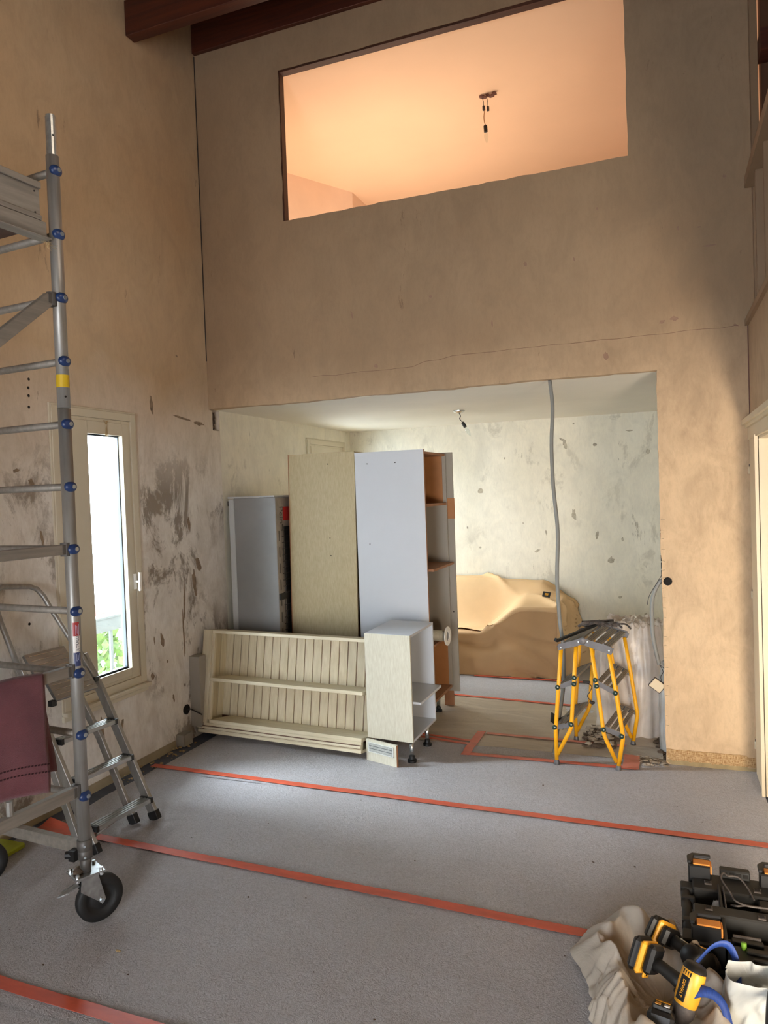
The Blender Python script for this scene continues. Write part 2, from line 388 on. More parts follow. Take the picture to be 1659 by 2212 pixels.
# partition with the wide lower opening and the high upper opening
wb = wall_grid('wall_back', 'wall_back', [(XL, -.023, -.02, 2.517), (-2.636, -.16, 3.885, 5.012)], (XL, XR+.045), (-.02, 5.75), YB, TW, .006)
mb = MB(); mb.b2((-2.636, YB+.006, 4.995), (-.16, YB+TW-.002, 5.02)); mb.b2((-2.645, YB+.006, 3.885), (-2.625, YB+TW-.002, 5.0)); build('opening_lining', mb, 'roof_board', wb)
# left wall of both rooms with two windows (front part and kitchen part differ in finish)
wl = wall_grid('wall_left', 'wall_left', [(3.42, 4.0, .60, 2.36), (4.99, 5.085, 2.355, 2.515)], (-2.4, 5.09), (-.02, 5.75), XL, .11, .003, 'y', -1)
wk = wall_grid('wall_left', 'wall_kitchen', [(6.72, 7.5, .80, 2.34)], (5.09, YK+.1), (-.02, 2.56), XL, .11, .002, 'y', -1)
b = MB(); b.b2((XL-.115, 4.97, 2.33), (XL-.06, 5.11, 2.54))
for k in range(3): b.rock((XL-.05-.01*k, 5.04+.012*k, 2.39+.045*k), .035, (1, 1, 1))
build('broken_brick', b, 'brick', wl)
mb = MB(); mb.b2((XL-.3, YK, -.02), (.9, YK+.15, 2.56)); build('wall_kitchen_far', mb, 'wall_kitchen', kind='structure').name = 'wall_far'
mb = MB(); mb.b2((.62, YB+TW, -.02), (.75, YK, 2.56)); build('wall_kitchen_right', mb, 'wall_kitchen', kind='structure')
mb = MB(); mb.b2((XL-.2, YB+TW, ZK), (.75, YK+.1, 2.78)); build('ceiling_kitchen', mb, 'ceil_kitchen', kind='structure')
# room above the kitchen
mb = MB(); mb.b2((-3.9, YB+TW, 2.79), (.75, 9.4, 2.84)); build('floor_upstairs', mb, M['roof_board'], kind='structure')
mb = MB(); mb.b2((-4.0, YB+TW, 5.05), (.75, 9.4, 5.12)); build('ceiling_upstairs', mb, 'upstairs', kind='structure')
mb = MB(); mb.prism([(-3.52, YB+TW, 2.84), (-3.52, 6.46, 2.84), (-3.05, 7.30, 2.84), (-3.14, 7.36, 2.84), (-3.66, 6.5, 2.84), (-3.66, YB+TW, 2.84)], (0, 0, 2.21)); build('wall_upstairs_left', mb, 'upstairs_wall', kind='structure')
mb = MB(); mb.b2((-3.14, 7.305, 2.84), (-3.05, 9.4, 5.05)); build('wall_upstairs_left', mb, 'upstairs_wall', kind='structure')
mb = MB(); mb.b2((-3.1, 9.3, 2.84), (.75, 9.4, 5.05)); mb.b2((.65, YB+TW, 2.84), (.75, 9.3, 5.05)); build('wall_upstairs_far', mb, 'upstairs_wall', kind='structure')
# right wall: pier beside the doorway, wall above it, solid wall behind the camera
mb = MB(); mb.b2((XR, 4.875, 0), (XR+.1, YB, 2.06)); mb.b2((XR, 1.6, 2.06), (XR+.1, YB, 2.735)); mb.b2((XR, -2.4, 0), (XR+.1, 1.6, 2.735))  # doorway widened out of view so the assumed hall light reaches the pier
build('wall_right', mb, 'wall_back', kind='structure')
# door casing: jambs and moulded head
mb = MB(); mb.b2((XR-.012, 4.63, 0), (XR+.004, 4.915, 2.055)); mb.b2((XR-.004, 4.56, 0), (XR+.1, 4.63, 2.055))
mb.b2((XR-.022, 4.56, 0), (XR+.0, 4.585, 2.055))
mb.b2((XR-.002, 1.6, 0), (XR+.1, 1.66, 2.055))
fr = build('door_1', mb, 'trim', kind='structure')
mb = MB(); mb.b2((XR-.016, 1.6, 2.045), (XR, 4.94, 2.115)); mb.b2((XR-.032, 1.6, 2.115), (XR, 4.938, 2.135)); mb.b2((XR-.05, 1.6, 2.135), (XR, 4.936, 2.165)); mb.b2((XR-.03, 1.6, 2.165), (XR, 4.936, 2.178)); mb.b2((XR, 1.66, 2.03), (XR+.1, 4.6, 2.06))
build('door_head', mb, 'trim', fr)
for z in (1.86, 1.10, .175):     # in the corner
    mb = MB(); mb.tube([(XR-.012, 4.918, z-.022), (XR-.012, 4.918, z+.022)], .0085, 10); h = build('hinge_knuckle', mb, 'trim', fr, smooth=True)
    mb = MB(); mb.tube([(XR-.012, 4.918, z+.022), (XR-.012, 4.918, z+.036)], .004, 8); build('hinge_pin', mb, 'wire', h)
for z in (1.73, .98, .12):
    mb = MB(); mb.tube([(XR-.0125, 4.665, z), (XR-.0115, 4.665, z)], .004, 8); build('screw_hole', mb, 'cell', fr)
# hall beyond the door
mb = MB(); mb.b2((XR+.1, 5.2, 0), (3.2, 5.3, 2.7)); mb.b2((3.1, .9, 0), (3.2, 5.2, 2.7)); mb.b2((XR+.1, .9, 0), (3.2, 1.0, 2.7)); mb.b2((XR+.1, .9, 2.6), (3.2, 5.3, 2.7))
build('wall_hall', mb, 'hall_wall', kind='structure')
# mezzanine over the right wall: capping, rail, posts, dark volume beyond
mb = MB(); mb.b2((XR-.02, 1.0, 2.735), (XR+.12, YB-.005, 2.77)); mz = build('trim_1', mb, 'mezz', kind='structure')
mb = MB(); mb.b2((XR+.035, YB-.06, 2.77), (XR+.075, YB, 5.7)); build('post', mb, 'mezz', mz)
mb = MB(); mb.b2((XR+.02, 4.62, 2.77), (XR+.06, 4.66, 3.60)); build('post', mb, 'mezz', mz)
mb = MB(); mb.b2((XR+.02, 4.26, 2.77), (XR+.06, 4.29, 3.60)); build('post', mb, 'mezz', mz)
mb = MB(); mb.b2((XR-.01, 1.0, 3.54), (XR+.06, YB-.06, 3.60)); build('top_rail', mb, 'mezz', mz)
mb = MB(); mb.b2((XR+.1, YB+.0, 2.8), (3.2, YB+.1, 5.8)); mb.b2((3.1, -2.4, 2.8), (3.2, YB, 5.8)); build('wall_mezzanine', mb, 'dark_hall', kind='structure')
mb = MB(); mb.b2((XR+.1, -2.4, 2.71), (3.2, YB, 2.76)); build('floor_mezzanine', mb, 'roof_board', kind='structure')
mb = MB(); mb.b2((XR+.08, 4.78, 4.27), (3.1, 4.93, 4.40)); build('mezzanine_beam', mb, 'beam', kind='structure')
# roof and beams of the tall room
mb = MB(); mb.b2((OUT, -2.4, 5.72), (3.2, YB+.2, 5.8)); build('ceiling', mb, 'roof_board', kind='structure')
mb = MB(); mb.b2((XL+.004, YB-.035, 5.297), (XR+.4, YB+.02, 5.62)); build('wall_beam', mb, 'beam', kind='structure', bevel=.004)
mb = MB(); mb.b2((XL+.004, 4.135, 5.0), (XR+2.5, 4.225, 5.24)); build('ceiling_beam', mb, 'beam', kind='structure', bevel=.004)
# wall behind the camera, its unseen opening sized to let in fill light
mb = MB(); mb.b2((OUT, -2.5, -.02), (-1.3, -2.4, 5.8)); mb.b2((-.1, -2.5, -.02), (3.2, -2.4, 5.8)); mb.b2((-1.3, -2.5, 2.1), (-.1, -2.4, 5.8)); build('wall_rear', mb, 'hall_wall', kind='structure')
# floor with its layers
mb = MB(); mb.b2((OUT, -2.5, -.06), (3.2, YK+.1, -.02)); fl = build('floor', mb, 'concrete', kind='structure')
def lane(y0, y1, x0, x1, z, mat='felt', amp=.003, seed=0, name='felt_sheet', wav=.006):
    mb = MB(); nu = max(8, int((x1-x0)/.05)); nv = max(6, int((y1-y0)/.05))
    def fn(u, v):
        x = x0+(x1-x0)*u; y = y0+(y1-y0)*v
        if v in (0, 1): y += wav*nz(x*2, seed)
        if u in (0, 1): x += wav*2*nz(y*3, seed+4)
        return Vector((x, y, z+amp*nz(x*2.2, y*2.2, seed)+amp*.5*nz(x*9, y*9, seed)))
    mb.grid(fn, nu, nv); return build(name, mb, mat, fl, smooth=True)
lane(-2.4, 1.05, -3.36, .5, .0005, seed=1); lane(.95, 2.02, -3.36, .5, -.0005, seed=2, wav=.01); lane(1.90, 3.02, -3.32, .5, .0012, seed=3, wav=.01)
lane(2.88, 4.02, -3.24, .5, .0, seed=4, wav=.012); lane(3.92, 4.95, -3.22, .5, .0012, seed=5, wav=.012); lane(4.90, 5.0, -3.3, -.03, -.003, seed=15)
lane(5.9, 7.74, -3.36, .6, -.001, seed=6)
lane(4.95, 6.1, -3.36, .0, .001, 'film', .006, 7, 'plastic_film')
lane(5.0, 5.62, -.55, .5, -.004, 'rubble_d', .006, 9, 'debris_layer')
lane(-2.0, 4.6, XL+.005, XL+.16, -.006, 'blue_sheet', .003, 8, 'underlay_strip', .01)
lane(4.35, 4.95, XL+.005, XL+.22, -.006, 'blue_sheet', .003, 18, 'underlay_strip', .01)
lane(1.0, 4.90, XR-.02, XR+.6, -.008, 'blue_sheet', .002, 28, 'underlay_strip', .01)
mb = MB(); mb.b2((XL, -2.4, -.01), (XL+.012, 4.34, .045)); mb.b2((XL, -2.4, .045), (XL+.009, 4.34, .052)); build('baseboard_left', mb, 'skirting', kind='structure')
mb = MB(); mb.prism([(XL, -2.4, .05), (XL+.008, -2.4, .052), (XL+.001, -2.4, .11)], (0, 6.74, 0)); build('baseboard_left', mb, 'wall_left', kind='structure')
# torn hessian paper strip at the pier's foot
def strip(z0, z1, y, mat, name, wav):
    mb = MB(); x0, x1 = -.02, XR-.015
    top = [(x0+(x1-x0)*i/40, y, z1+.004*nz(i*.35, wav)-(.012 if i > 36 else 0)) for i in range(41)]
    bot = [(x0+(x1-x0)*i/40, y, z0+wav*nz(i*.5, 3)+(.05*max(0, .05-i/40)*20*.4)) for i in range(41)]
    P = top+bot; fs = [(i, 41+i, 42+i, i+1) for i in range(40)]
    mb.add(P, fs); o = build(name, mb, mat, None, solid=.004, kind='structure'); return o
strip(.028, .098, YB-.003, 'hessian', 'trim_2', .012); strip(.0, .03, YB-.0022, 'glue', 'trim_2', .0)
# brick cells showing in the cut edge of the pier
mbk = MB()
for k in range(9):
    z = 1.56-.048*k; mbk.b2((-.026, YB+.012, z-.018), (-.0205, YB+.055, z+.018))
build('hollow_brick_cell', mbk, 'cell', wb)['kind'] = 'stuff'
mb = MB(); mb.lathe((.012, YB-.004, 1.175), (0, 1, 0), [(.0001, .003), (.02, .003), (.026, 0), (.027, .002)], 12); build('junction_hole', mb, 'cell', wb)
mb = MB()
for k in range(22):
    z = .25+k*.062+.02*random.random(); x = -.02
    mb.tube([(x, YB-.002, z), (x+.012+.012*random.random(), YB-.0035, z-.004+.01*random.random())], .0012, 4)
build('torn_paper_edge', mb, 'skirting', wb)['kind'] = 'stuff'
# corner gap lines
mb = MB(); mb.b2((XL+.0005, YB-.006, 2.9), (XL+.006, YB-.001, 5.29)); build('corner_gap', mb, 'wire', wl)
mb = MB(); mb.b2((XR-.006, YB-.006, .15), (XR-.0005, YB-.001, 2.74)); build('corner_gap', mb, 'groove', wb)
mb = MB(); P = [(-2.6+.1*i, YB-.0006, 2.60+.01*nz(i*.8, 2)+(.0 if i < 6 else .0)) for i in range(14)]
P = [(-2.45+i*.1, YB-.0005, 2.742-.0*i+.012*nz(i*.7, 1)-(.05 if i < 9 else .02 if i < 11 else 0)*(1 if i<11 else 0)) for i in range(30)]
mb.tube(P, .0010, 4); build('hairline_crack', mb, 'groove', wb)
# outlet box, stub duct at the corner foot
mb = MB(); mb.lathe((XL+.003, 4.49, .235), (1, 0, 0), [(.0001, .001), (.03, .001), (.036, 0), (.038, .004), (.034, .006)], 14); ob_ = build('wall_socket_hole', mb, 'cell', wl)
mb = MB(); mb.tube([(XL+.002, 4.49, .235), (XL+.04, 4.49, .24), (XL+.08, 4.51, .215), (XL+.12, 4.52, .195)], .005, 7); build('socket_cable', mb, 'wire', ob_, smooth=True)
mb = MB(); mb.b2((XL, 4.55, .09), (XL+.09, 4.63, .62)); mb.b2((XL, 4.36, 0), (XL+.07, 4.46, .085)); build('trim_3', mb, 'grey_board', kind='structure')

# scars, chips and drill holes in the plaster, each with its own ragged edge
M['scar_dark'] = simple('bare_brown_plaster', (148,128,106), .9, 0, .2, 30, bump=.003)
M['scar_pink'] = simple('pinkish_filler_patch', (150,118,98), .85, 0, .1, 20)
M['scar_grey'] = simple('grey_bared_render', (190,180,160), .9, 0, .2, 30, bump=.003)
def scar(plane, u, z, w, h, rot, mat, parent, seed, name='plaster_scar'):
    n = 18; pts = []
    for k in range(n):
        a = 2*math.pi*k/n; r = 1+.55*nz(math.cos(a)*1.6+seed*3.1, math.sin(a)*1.6, seed)+.25*nz(math.cos(a)*5+seed, math.sin(a)*5, seed)
        p, q = math.cos(a)*w/2*r, math.sin(a)*h/2*r; p, q = p*math.cos(rot)-q*math.sin(rot), p*math.sin(rot)+q*math.cos(rot); pts.append((u+p, z+q))
    mb = MB()
    if plane == 'L': mb.prism([(XL-.002, a, b) for a, b in pts], (.0026, 0, 0))
    elif plane == 'B': mb.prism([(a, YB+.002, b) for a, b in pts], (0, -.0026, 0))
    else: mb.prism([(a, YK+.002, b) for a, b in pts], (0, -.0026, 0))
    return build(name, mb, mat, parent)
wf = bpy.data.objects['wall_far']
for k, q in enumerate([(4.525, 1.03, .022, .24, -.10), (4.50, .80, .020, .30, .02), (3.71, .44, .055, .085, .2), (4.245, 2.48, .035, .13, .1), (4.80, 2.395, .13, .035, 0), (4.60, 2.42, .20, .018, -.12), (4.13, .575, .035, .05, .3), (4.25, .80, .04, .09, .2), (4.165, .82, .012, .05, 0), (4.66, 1.16, .05, .20, .1), (4.72, 1.30, .06, .12, .4), (3.16, 1.93, .035, .05, .5), (3.22, 1.60, .02, .09, .2), (3.06, 2.0, .05, .02, .3), (3.80, .30, .03, .12, -.2), (3.84, .16, .045, .02, 0), (4.35, .36, .02, .06, .2), (3.63, .33, .02, .18, .1), (4.62, 1.62, .03, .10, .1), (4.30, .64, .015, .02, 0)]):
    scar('L', *q, 'scar_dark', wl, k)
for k, (y, z) in enumerate([(3.178, 2.525), (3.172, 2.475), (3.172, 2.43), (3.17, 2.365), (4.242, 2.455), (3.10, 1.13)]):
    mb = MB(); mb.lathe((XL-.001, y, z), (1, 0, 0), [(.0001, .0012), (.005, .0012), (.0065, .002), (.0075, .0018), (.009, .001)], 10); build('drill_hole', mb, 'cell', wl)
for k, q in enumerate([(-0.329, 2.633, 0.03, 0.055, 0.3), (0.017, 2.816, 0.04, 0.02, 0.2), (0.088, 2.828, 0.045, 0.028, -0.2), (-1.926, 2.727, 0.03, 0.03, 0), (0.302, 3.249, 0.07, 0.012, 0), (0.437, 2.747, 0.03, 0.012, -0.4), (-1.064, 2.928, 0.012, 0.05, 0.1), (-2.101, 3.116, 0.012, 0.07, 0.2), (-0.826, 3.301, 0.02, 0.03, 0.3), (0.125, 3.382, 0.012, 0.03, 0), (-0.509, 3.285, 0.01, 0.03, 0.2), (0.244, 3.371, 0.02, 0.01, 0), (-1.495, 3.172, 0.02, 0.02, 0), (-0.355, 3.588, 0.012, 0.02, 0), (-2.88, 3.139, 0.014, 0.03, 0.1), (0.393, 3.654, 0.02, 0.02, 0.1)]): scar('B', *q, 'scar_pink', wb, k+40)
for k, q in enumerate([(-1.854, 1.789, 0.05600000000000001, 0.05600000000000001, 0.3), (-0.872, 1.514, 0.04000000000000001, 0.11200000000000002, 0.1), (-0.646, 1.295, 0.032, 0.08000000000000002, -0.2), (-1.265, 1.13, 0.064, 0.024, 0.5), (-0.517, 1.032, 0.072, 0.05600000000000001, 0.4), (-0.133, 2.123, 0.04000000000000001, 0.048, 0.2), (-0.946, 2.239, 0.04000000000000001, 0.08000000000000002, 0.2), (-0.398, 1.244, 0.024, 0.048, 0.2), (-1.163, 1.326, 0.016, 0.064, 0.1), (-0.303, 2.342, 0.064, 0.016, 0), (-1.58, 2.127, 0.016, 0.024, 0), (-2.013, 1.388, 0.016, 0.032, 0.1), (-0.196, 0.469, 0.024, 0.072, 0.1), (-0.436, 0.653, 0.04000000000000001, 0.024, 0.3), (-0.968, 2.289, 0.08000000000000002, 0.024, -0.5), (-0.644, 2.222, 0.04000000000000001, 0.032, 0.2), (-1.403, 1.428, 0.016, 0.016, 0)]): scar('F', *q, 'scar_grey', wf, k+80)

# ---------------------------------------------------------------- windows
def window(name, y0, y1, z0, z1, gy0, gy1, gz0, gz1, xw=XL):
    mb = MB()
    def ring(mb, a0, a1, c0, c1, b0, b1, d0, d1, xa, xb):
        mb.b2((xa, a0, c0), (xb, b0, c1)); mb.b2((xa, b1, c0), (xb, a1, c1)); mb.b2((xa, b0, c0), (xb, b1, d0)); mb.b2((xa, b0, d1), (xb, b1, c1))
    ring(mb, y0, y1, z0, z1, y0+.055, y1-.05, z0+.06, z1-.05, xw-.09, xw+.018)
    ring(mb, y0-.012, y1+.012, z0-.012, z1+.012, y0+.02, y1-.02, z0+.02, z1-.02, xw, xw+.012)
    w = build(name, mb, 'pvc', kind='structure', bevel=.002)
    s = MB(); ring(s, y0+.055, y1-.05, z0+.06, z1-.05, gy0, gy1, gz0, gz1, xw-.06, xw+.008); ring(s, y0+.075, y1-.07, z0+.08, z1-.07, gy0, gy1, gz0, gz1, xw-.03, xw+.014)
    sash = build('sash', s, 'pvc', w, bevel=.002)
    g = MB(); ring(g, gy0-.001, gy1+.001, gz0-.001, gz1+.001, gy0+.008, gy1-.008, gz0+.008, gz1-.008, xw-.045, xw-.02); build('gasket', g, 'gasket', sash)
    p = MB(); p.b2((xw-.036, gy0, gz0), (xw-.030, gy1, gz1)); build('pane', p, 'glass', sash)
    return w
w1 = window('window_1', 3.315, 4.045, .555, 2.395, 3.60, 3.912, .69, 2.243)
mb = MB(); mb.b2((XL+.01, 3.30, .535), (XL+.05, 4.06, .560)); mb.b2((XL, 3.30, .50), (XL+.02, 4.06, .535)); build('sill', mb, 'pvc', w1, bevel=.003)
mb = MB(); mb.b2((XL+.014, 3.958, 1.21), (XL+.024, 3.985, 1.315)); mb.tube([(XL+.02, 3.972, 1.262), (XL+.055, 3.972, 1.262)], .009, 10); mb.box((XL+.060, 3.972, 1.262), (.014, .022, .125)); build('window_handle', mb, 'white_gloss', w1, bevel=.002)
mb = MB()
for k in range(14):
    y = 3.76+.012*nz(k, 3); dz = .05+.045*random.random(); dy = .03*(random.random()-.3)
    mb.tube([(XL+.016, y-.03+.06*random.random(), 2.335), (XL+.022, y, 2.305), (XL+.02, y+dy*.5, 2.30-dz*.5), (XL+.018, y+dy, 2.30-dz)], .0012, 4)
build('string_tuft', mb, 'wood_chip', w1)['kind'] = 'stuff'
w2 = window('window_2', 6.63, 7.56, .75, 2.38, 6.80, 7.40, .95, 2.21)

# ---------------------------------------------------------------- outside
g = thing('balcony_railing', 'grey metal balcony railing seen through the narrow left window', 'railing', (-4.7, 4.9, 0))
mb = MB(); mb.b2((-4.72, 3.6, .655), (-4.66, 7.5, .775)); mb.b2((-4.74, 3.6, .775), (-4.64, 7.5, .79)); build('top_rail', mb, 'rail', g)
for k in range(12):
    mb = MB(); y = 3.9+.32*k; mb.b2((-4.70, y, 0), (-4.68, y+.03, .66)); build('baluster', mb, 'rail', g)
mb = MB(); mb.b2((-4.9, 2.5, -.2), (-3.67, 9, .0)); tag(build('balcony_slab', mb, 'lawn'), 'pale balcony slab below the grey railing outside', 'balcony')
def foliage(name, c, r, n, label):
    mb = MB()
    for k in range(n):
        d = Vector((random.gauss(0,1), random.gauss(0,1), random.gauss(0,1))).normalized()*(r*(.7+.3*random.random()))
        p = Vector(c)+Vector((d.x, d.y*1.6, d.z*.8)); u = Vector((random.random()-.5, random.random()-.5, random.random()-.5)).normalized()*.09; w = u.orthogonal().normalized()*.05
        mb.add([p-u, p+w, p+u, p-w], [(0,1,2,3)])
    o = build(name, mb, 'leaf'); o['label'] = label; o['category'] = 'hedge'; return o
foliage('hedge', (-7.2, 7.5, -.72), 1.0, 1300, 'sunlit green hedge beyond the balcony railing')
h = thing('neighbour_house', 'pale house with a red tiled roof far outside the narrow window', 'house', (-22, 24, -3))
mb = MB(); mb.b2((-27, 14, -7), (-22.3, 24.0, -2.8)); build('wall', mb, 'stucco', h)
mb = MB(); mb.prism([(-27.5, 13.8, -2.85), (-22, 13.8, -2.85), (-24.7, 13.8, -1.35)], (0, 10.4, 0)); build('roof', mb, 'roof_tile', h)

# ---------------------------------------------------------------- red tape on the floor
def tape(p, q, w, label, mat='tape', z=.0065, seed=0, folds=None):
    p = Vector((*p, z)); q = Vector((*q, z)); t = (q-p).normalized(); s = Vector((-t.y, t.x, 0)); n = max(3, int((q-p).length/.04)); mb = MB()
    def fn(u, v):
        a = p+(q-p)*u; ww = w*(1+.06*nz(u*9, seed))
        if folds and u < folds: ww *= 1+1.4*(1-u/folds)
        return a+s*(ww*(v-.5)+.006*nz(u*5, seed+2))+Vector((0, 0, .002*abs(nz(u*14, v*3, seed))+(.02*(1-u/folds) if folds and u < folds and v > .5 else 0)))
    mb.grid(fn, n, 2); return build('tape_strip', mb, mat, solid=.0012, label=label, cat='tape', group='red tape strips on the floor coverings', loc=(p+q)/2)
tape((-3.29, 3.985), (.50, 3.935), .052, 'long red tape strip crossing the floor from left wall skirting to doorway', seed=1)
tape((-3.30, 3.045), (-.18, 2.945), .056, 'long red tape strip running from scaffold foot to cream tool bag', seed=2, folds=.10)
tape((-2.62, 1.975), (-.9, 1.955), .056, 'red tape strip nearest the camera at lower left corner', seed=3)
tape((-1.99, 5.10), (-1.32, 5.02), .03, 'upper of two short tape strips beside the low cupboard feet', 'tape', seed=4)
tape((-1.70, 5.01), (-1.32, 4.95), .03, 'lower of two short tape strips beside the low cupboard feet', 'tape', seed=5)
tape((-1.30, 5.23), (-1.30, 4.73), .062, 'short wide tape strip crossing diagonally right of low cupboard', 'tape', z=.0085, seed=6)
tape((-1.26, 5.21), (-.18, 5.19), .035, 'pink tape strip passing behind the yellow step stool feet', 'tape_b', seed=7)
tape((-1.30, 4.765), (-.20, 4.79), .045, 'red tape strip under the yellow step stool front feet', 'tape', seed=8)
tape((-.235, 5.2), (-.235, 4.77), .10, 'broad pink tape patch at right of the yellow step stool', 'tape_b', z=.0085, seed=9)
tape((-1.86, 6.14), (-.62, 6.04), .04, 'tape strip on kitchen floor halfway to the covered sofa', 'tape', seed=10)
tape((-1.75, 6.815), (-.5, 6.80), .045, 'tape strip running along the foot of the covered sofa', 'tape', seed=11)

# ---------------------------------------------------------------- scaffold tower
PX, PY = -2.34, 2.38; ru = Vector((-.9966, .0819, 0)); lo = Vector((-.0819, -.9966, 0)); P0 = Vector((PX, PY, 0))
sc = thing('scaffold_tower', 'tall aluminium scaffold tower with blue rung caps at the left edge', 'scaffold', P0)
ZR = [3.186-.2624*k for k in range(11)]
def oct_pole(base, z0, z1, r, name='pole', mat='alu'):
    mb = MB(); mb.tube([base+Vector((0,0,z)) for z in (z0, (z0+z1)/2, z1)], r, 20); return build(name, mb, mat, sc, smooth=True)
WID = .75; LEN = 1.85
for k, base in enumerate((P0, P0+ru*WID, P0+lo*LEN, P0+ru*WID+lo*LEN)):
    oct_pole(base, .30, 2.203, .0262); p = oct_pole(base, 2.206, 3.25, .0262)
    mb = MB(); mb.tube([base+Vector((0,0,z)) for z in (3.25, 3.41)], .0215, 16); mb.tube([base+Vector((0,0,z)) for z in (3.41, 3.418)], .019, 16); build('spigot', mb, 'alu_step', sc, smooth=False)
    mb = MB(); mb.tube([base+Vector((0,0,z)) for z in (2.290, 2.342)], .0266, 20, False); build('marking_band', mb, 'yellow_tape', sc, smooth=True)
c45 = Vector((.80, -.60, 0))
for z, r in ((3.33, .0218), (2.25, .0264)):
    mb = MB(); q = P0+Vector((.88, -.47, 0)).normalized()*r+Vector((0,0,z)); mb.tube([q-c45*.001, q+c45*.0006], .0045, 8); build('pin_hole', mb, 'cell', sc)
for f in (0, 1):
    for z in ZR:
        a = P0+lo*LEN*f+Vector((0,0,z)); mb = MB(); mb.tube([a, a+ru*WID], .0155, 12); rg = build('rung', mb, 'alu_brace', sc, smooth=True)
        for sd, at in ((-1, a), (1, a+ru*WID)):
            ax = ru*sd; mb = MB(); cc = at+ax*.018
            prof = []
            mb.lathe(cc, ax, [(.023, -.004), (.0235, .004), (.020, .011), (.012, .0165), (.0001, .018)], 18)
            for v in mb.v:     # egg-shaped, pointed to one side
                d = v-cc; dz = d.z; t = d.dot(lo)
                v -= lo*t; v += lo*(t*(1.12 if t < 0 else 1.35))
            cap = build('rung_cap', mb, 'blue_cap', sc, smooth=True)
            mb = MB(); mb.tube([cc+ax*.010, cc+ax*.0205], .0088, 12); build('rung_end', mb, 'bolt', cap)
def long_bar(z0, z1, name, w=.03, h=.045, side=0, s0=.04, s1=LEN-.04, mat='alu_brace', lat=0):
    base = P0+ru*(WID*side+lat); mb = MB(); mb.bar(base+lo*s0+Vector((0,0,z0)), base+lo*s1+Vector((0,0,z1)), w, h); o = build(name, mb, mat, sc, bevel=.002)
    for q, z in ((s0, z0), (s1, z1)):
        mb = MB(); c = base+lo*(q-.012 if q < 1 else q+.012)+Vector((0,0,z)); mb.tube([c-Vector((0,0,.028)), c+Vector((0,0,.028))], .02, 12); mb.box(c+lo*(.012 if q < 1 else -.012), (.034, .03, .04)); build('brace_hook', mb, 'grey_cast', o)
    return o
for side in (0, 1):
    long_bar(1.100, 1.100, 'guard_rail', side=side); long_bar(.590, .590, 'guard_rail', side=side, h=.05); long_bar(1.612, 1.612, 'guard_rail', side=side, h=.042)
long_bar(2.65, 1.15, 'diagonal_brace', .03, .05, 0, .05, LEN-.05); long_bar(2.65, 1.15, 'diagonal_brace', .03, .05, 1, LEN-.05, .05)
mb = MB(); a = P0+Vector((0,0,.335)); mb.bar(a-ru*0, a+ru*WID, .035, .05); build('base_bar', mb, 'alu_brace', sc, bevel=.002)
mb = MB(); a = P0+lo*.10+Vector((0,0,.60)); mb.tube([P0+lo*.34+ru*.0+Vector((0,0,.60)), P0+lo*.34+Vector((0,0,.67))], .013, 8); build('upright_stub', mb, 'alu', sc)
# platform with its side board
pf = MB(); o0 = P0+lo*.05+Vector((0,0,0))
m3 = Matrix((ru, lo, Vector((0,0,1)))).transposed()
pf.box(P0+ru*.34+lo*(LEN/2)+Vector((0,0,2.955)), (.62, LEN-.1, .02), m3); build('platform_deck', pf, 'roof_board', sc)
pf = MB(); pf.box(P0+ru*.015+lo*(LEN/2)+Vector((0,0,2.925)), (.045, LEN-.1, .07), m3); pf.box(P0+ru*.655+lo*(LEN/2)+Vector((0,0,2.925)), (.045, LEN-.1, .07), m3)
pf.box(P0+ru*.005+lo*(LEN/2)+Vector((0,0,2.892)), (.06, LEN-.08, .006), m3); build('platform_beam', pf, 'alu_brace', sc, bevel=.002)
pf = MB(); L2 = LEN-.14
def tb(dz, h, off, th=.006): pf.box(P0+ru*off+lo*(LEN/2)+Vector((0,0,dz)), (th, L2, h), m3)
tb(3.035, .115, .006); tb(3.103, .026, -.004, .01); tb(2.972, .02, -.002, .01)
build('toe_board', pf, 'alu_brace', sc, bevel=.0015)
for dz in (3.075, 2.99):
    mb = MB(); q = P0+lo*.095+ru*.002+Vector((0,0,dz)); mb.tube([q, q-ru*.002], .0035, 8); build('rivet', mb, 'cell', sc)
for f, base in enumerate((P0, P0+ru*WID)):
    mb = MB()
    for k in range(16):
        a = base+lo*(.03+.03*random.random())+Vector((0,0,2.885)); d = Vector((random.random()-.5, random.random()-.5, -random.random()))*.05; mb.tube([a, a+d*.5, a+d+Vector((.01,0,.01))], .0008, 3)
    build('mortar_wisp', mb, 'wood_chip', sc)['kind'] = 'stuff'
# sticker
def sticker(z0, z1, mat, a0=-62, a1=-2, r=.0266, name='sticker'):
    mb = MB(); mb.grid(lambda u, v: P0+Vector((math.cos(R(a0+(a1-a0)*u))*r, math.sin(R(a0+(a1-a0)*u))*r, z0+(z1-z0)*v)), 10, 2); return build(name, mb, mat, sc, smooth=True)
st = sticker(1.118, 1.304, 'sticker_white'); sticker(1.246, 1.304, 'sticker_red', r=.0268, name='red_label'); sticker(1.118, 1.176, 'sticker_blue', r=.0268, name='blue_label')
an = R(-24); nrm = Vector((math.cos(an), math.sin(an), 0)); tg = Vector((-math.sin(an), math.cos(an), 0))
text('lettering', 'ULTRALU', 'ink', sc, .0165, frame((0,0,1), -tg, nrm, P0+nrm*.0285+Vector((0,0,1.211)))).scale = (1, 1, 1)
for k, (dx, L) in enumerate(((-.006, .03), (.0, .022), (.006, .034))):
    mb = MB(); mb.box(P0+nrm*.0272+tg*dx+Vector((0,0,1.155)), (.0012, .0012, L)); build('print_line', mb, 'ink_light', sc)
    mb = MB(); mb.box(P0+nrm*.0272+tg*dx+Vector((0,0,1.272)), (.0012, .0012, L+.012)); build('print_line', mb, 'ink_light', sc)
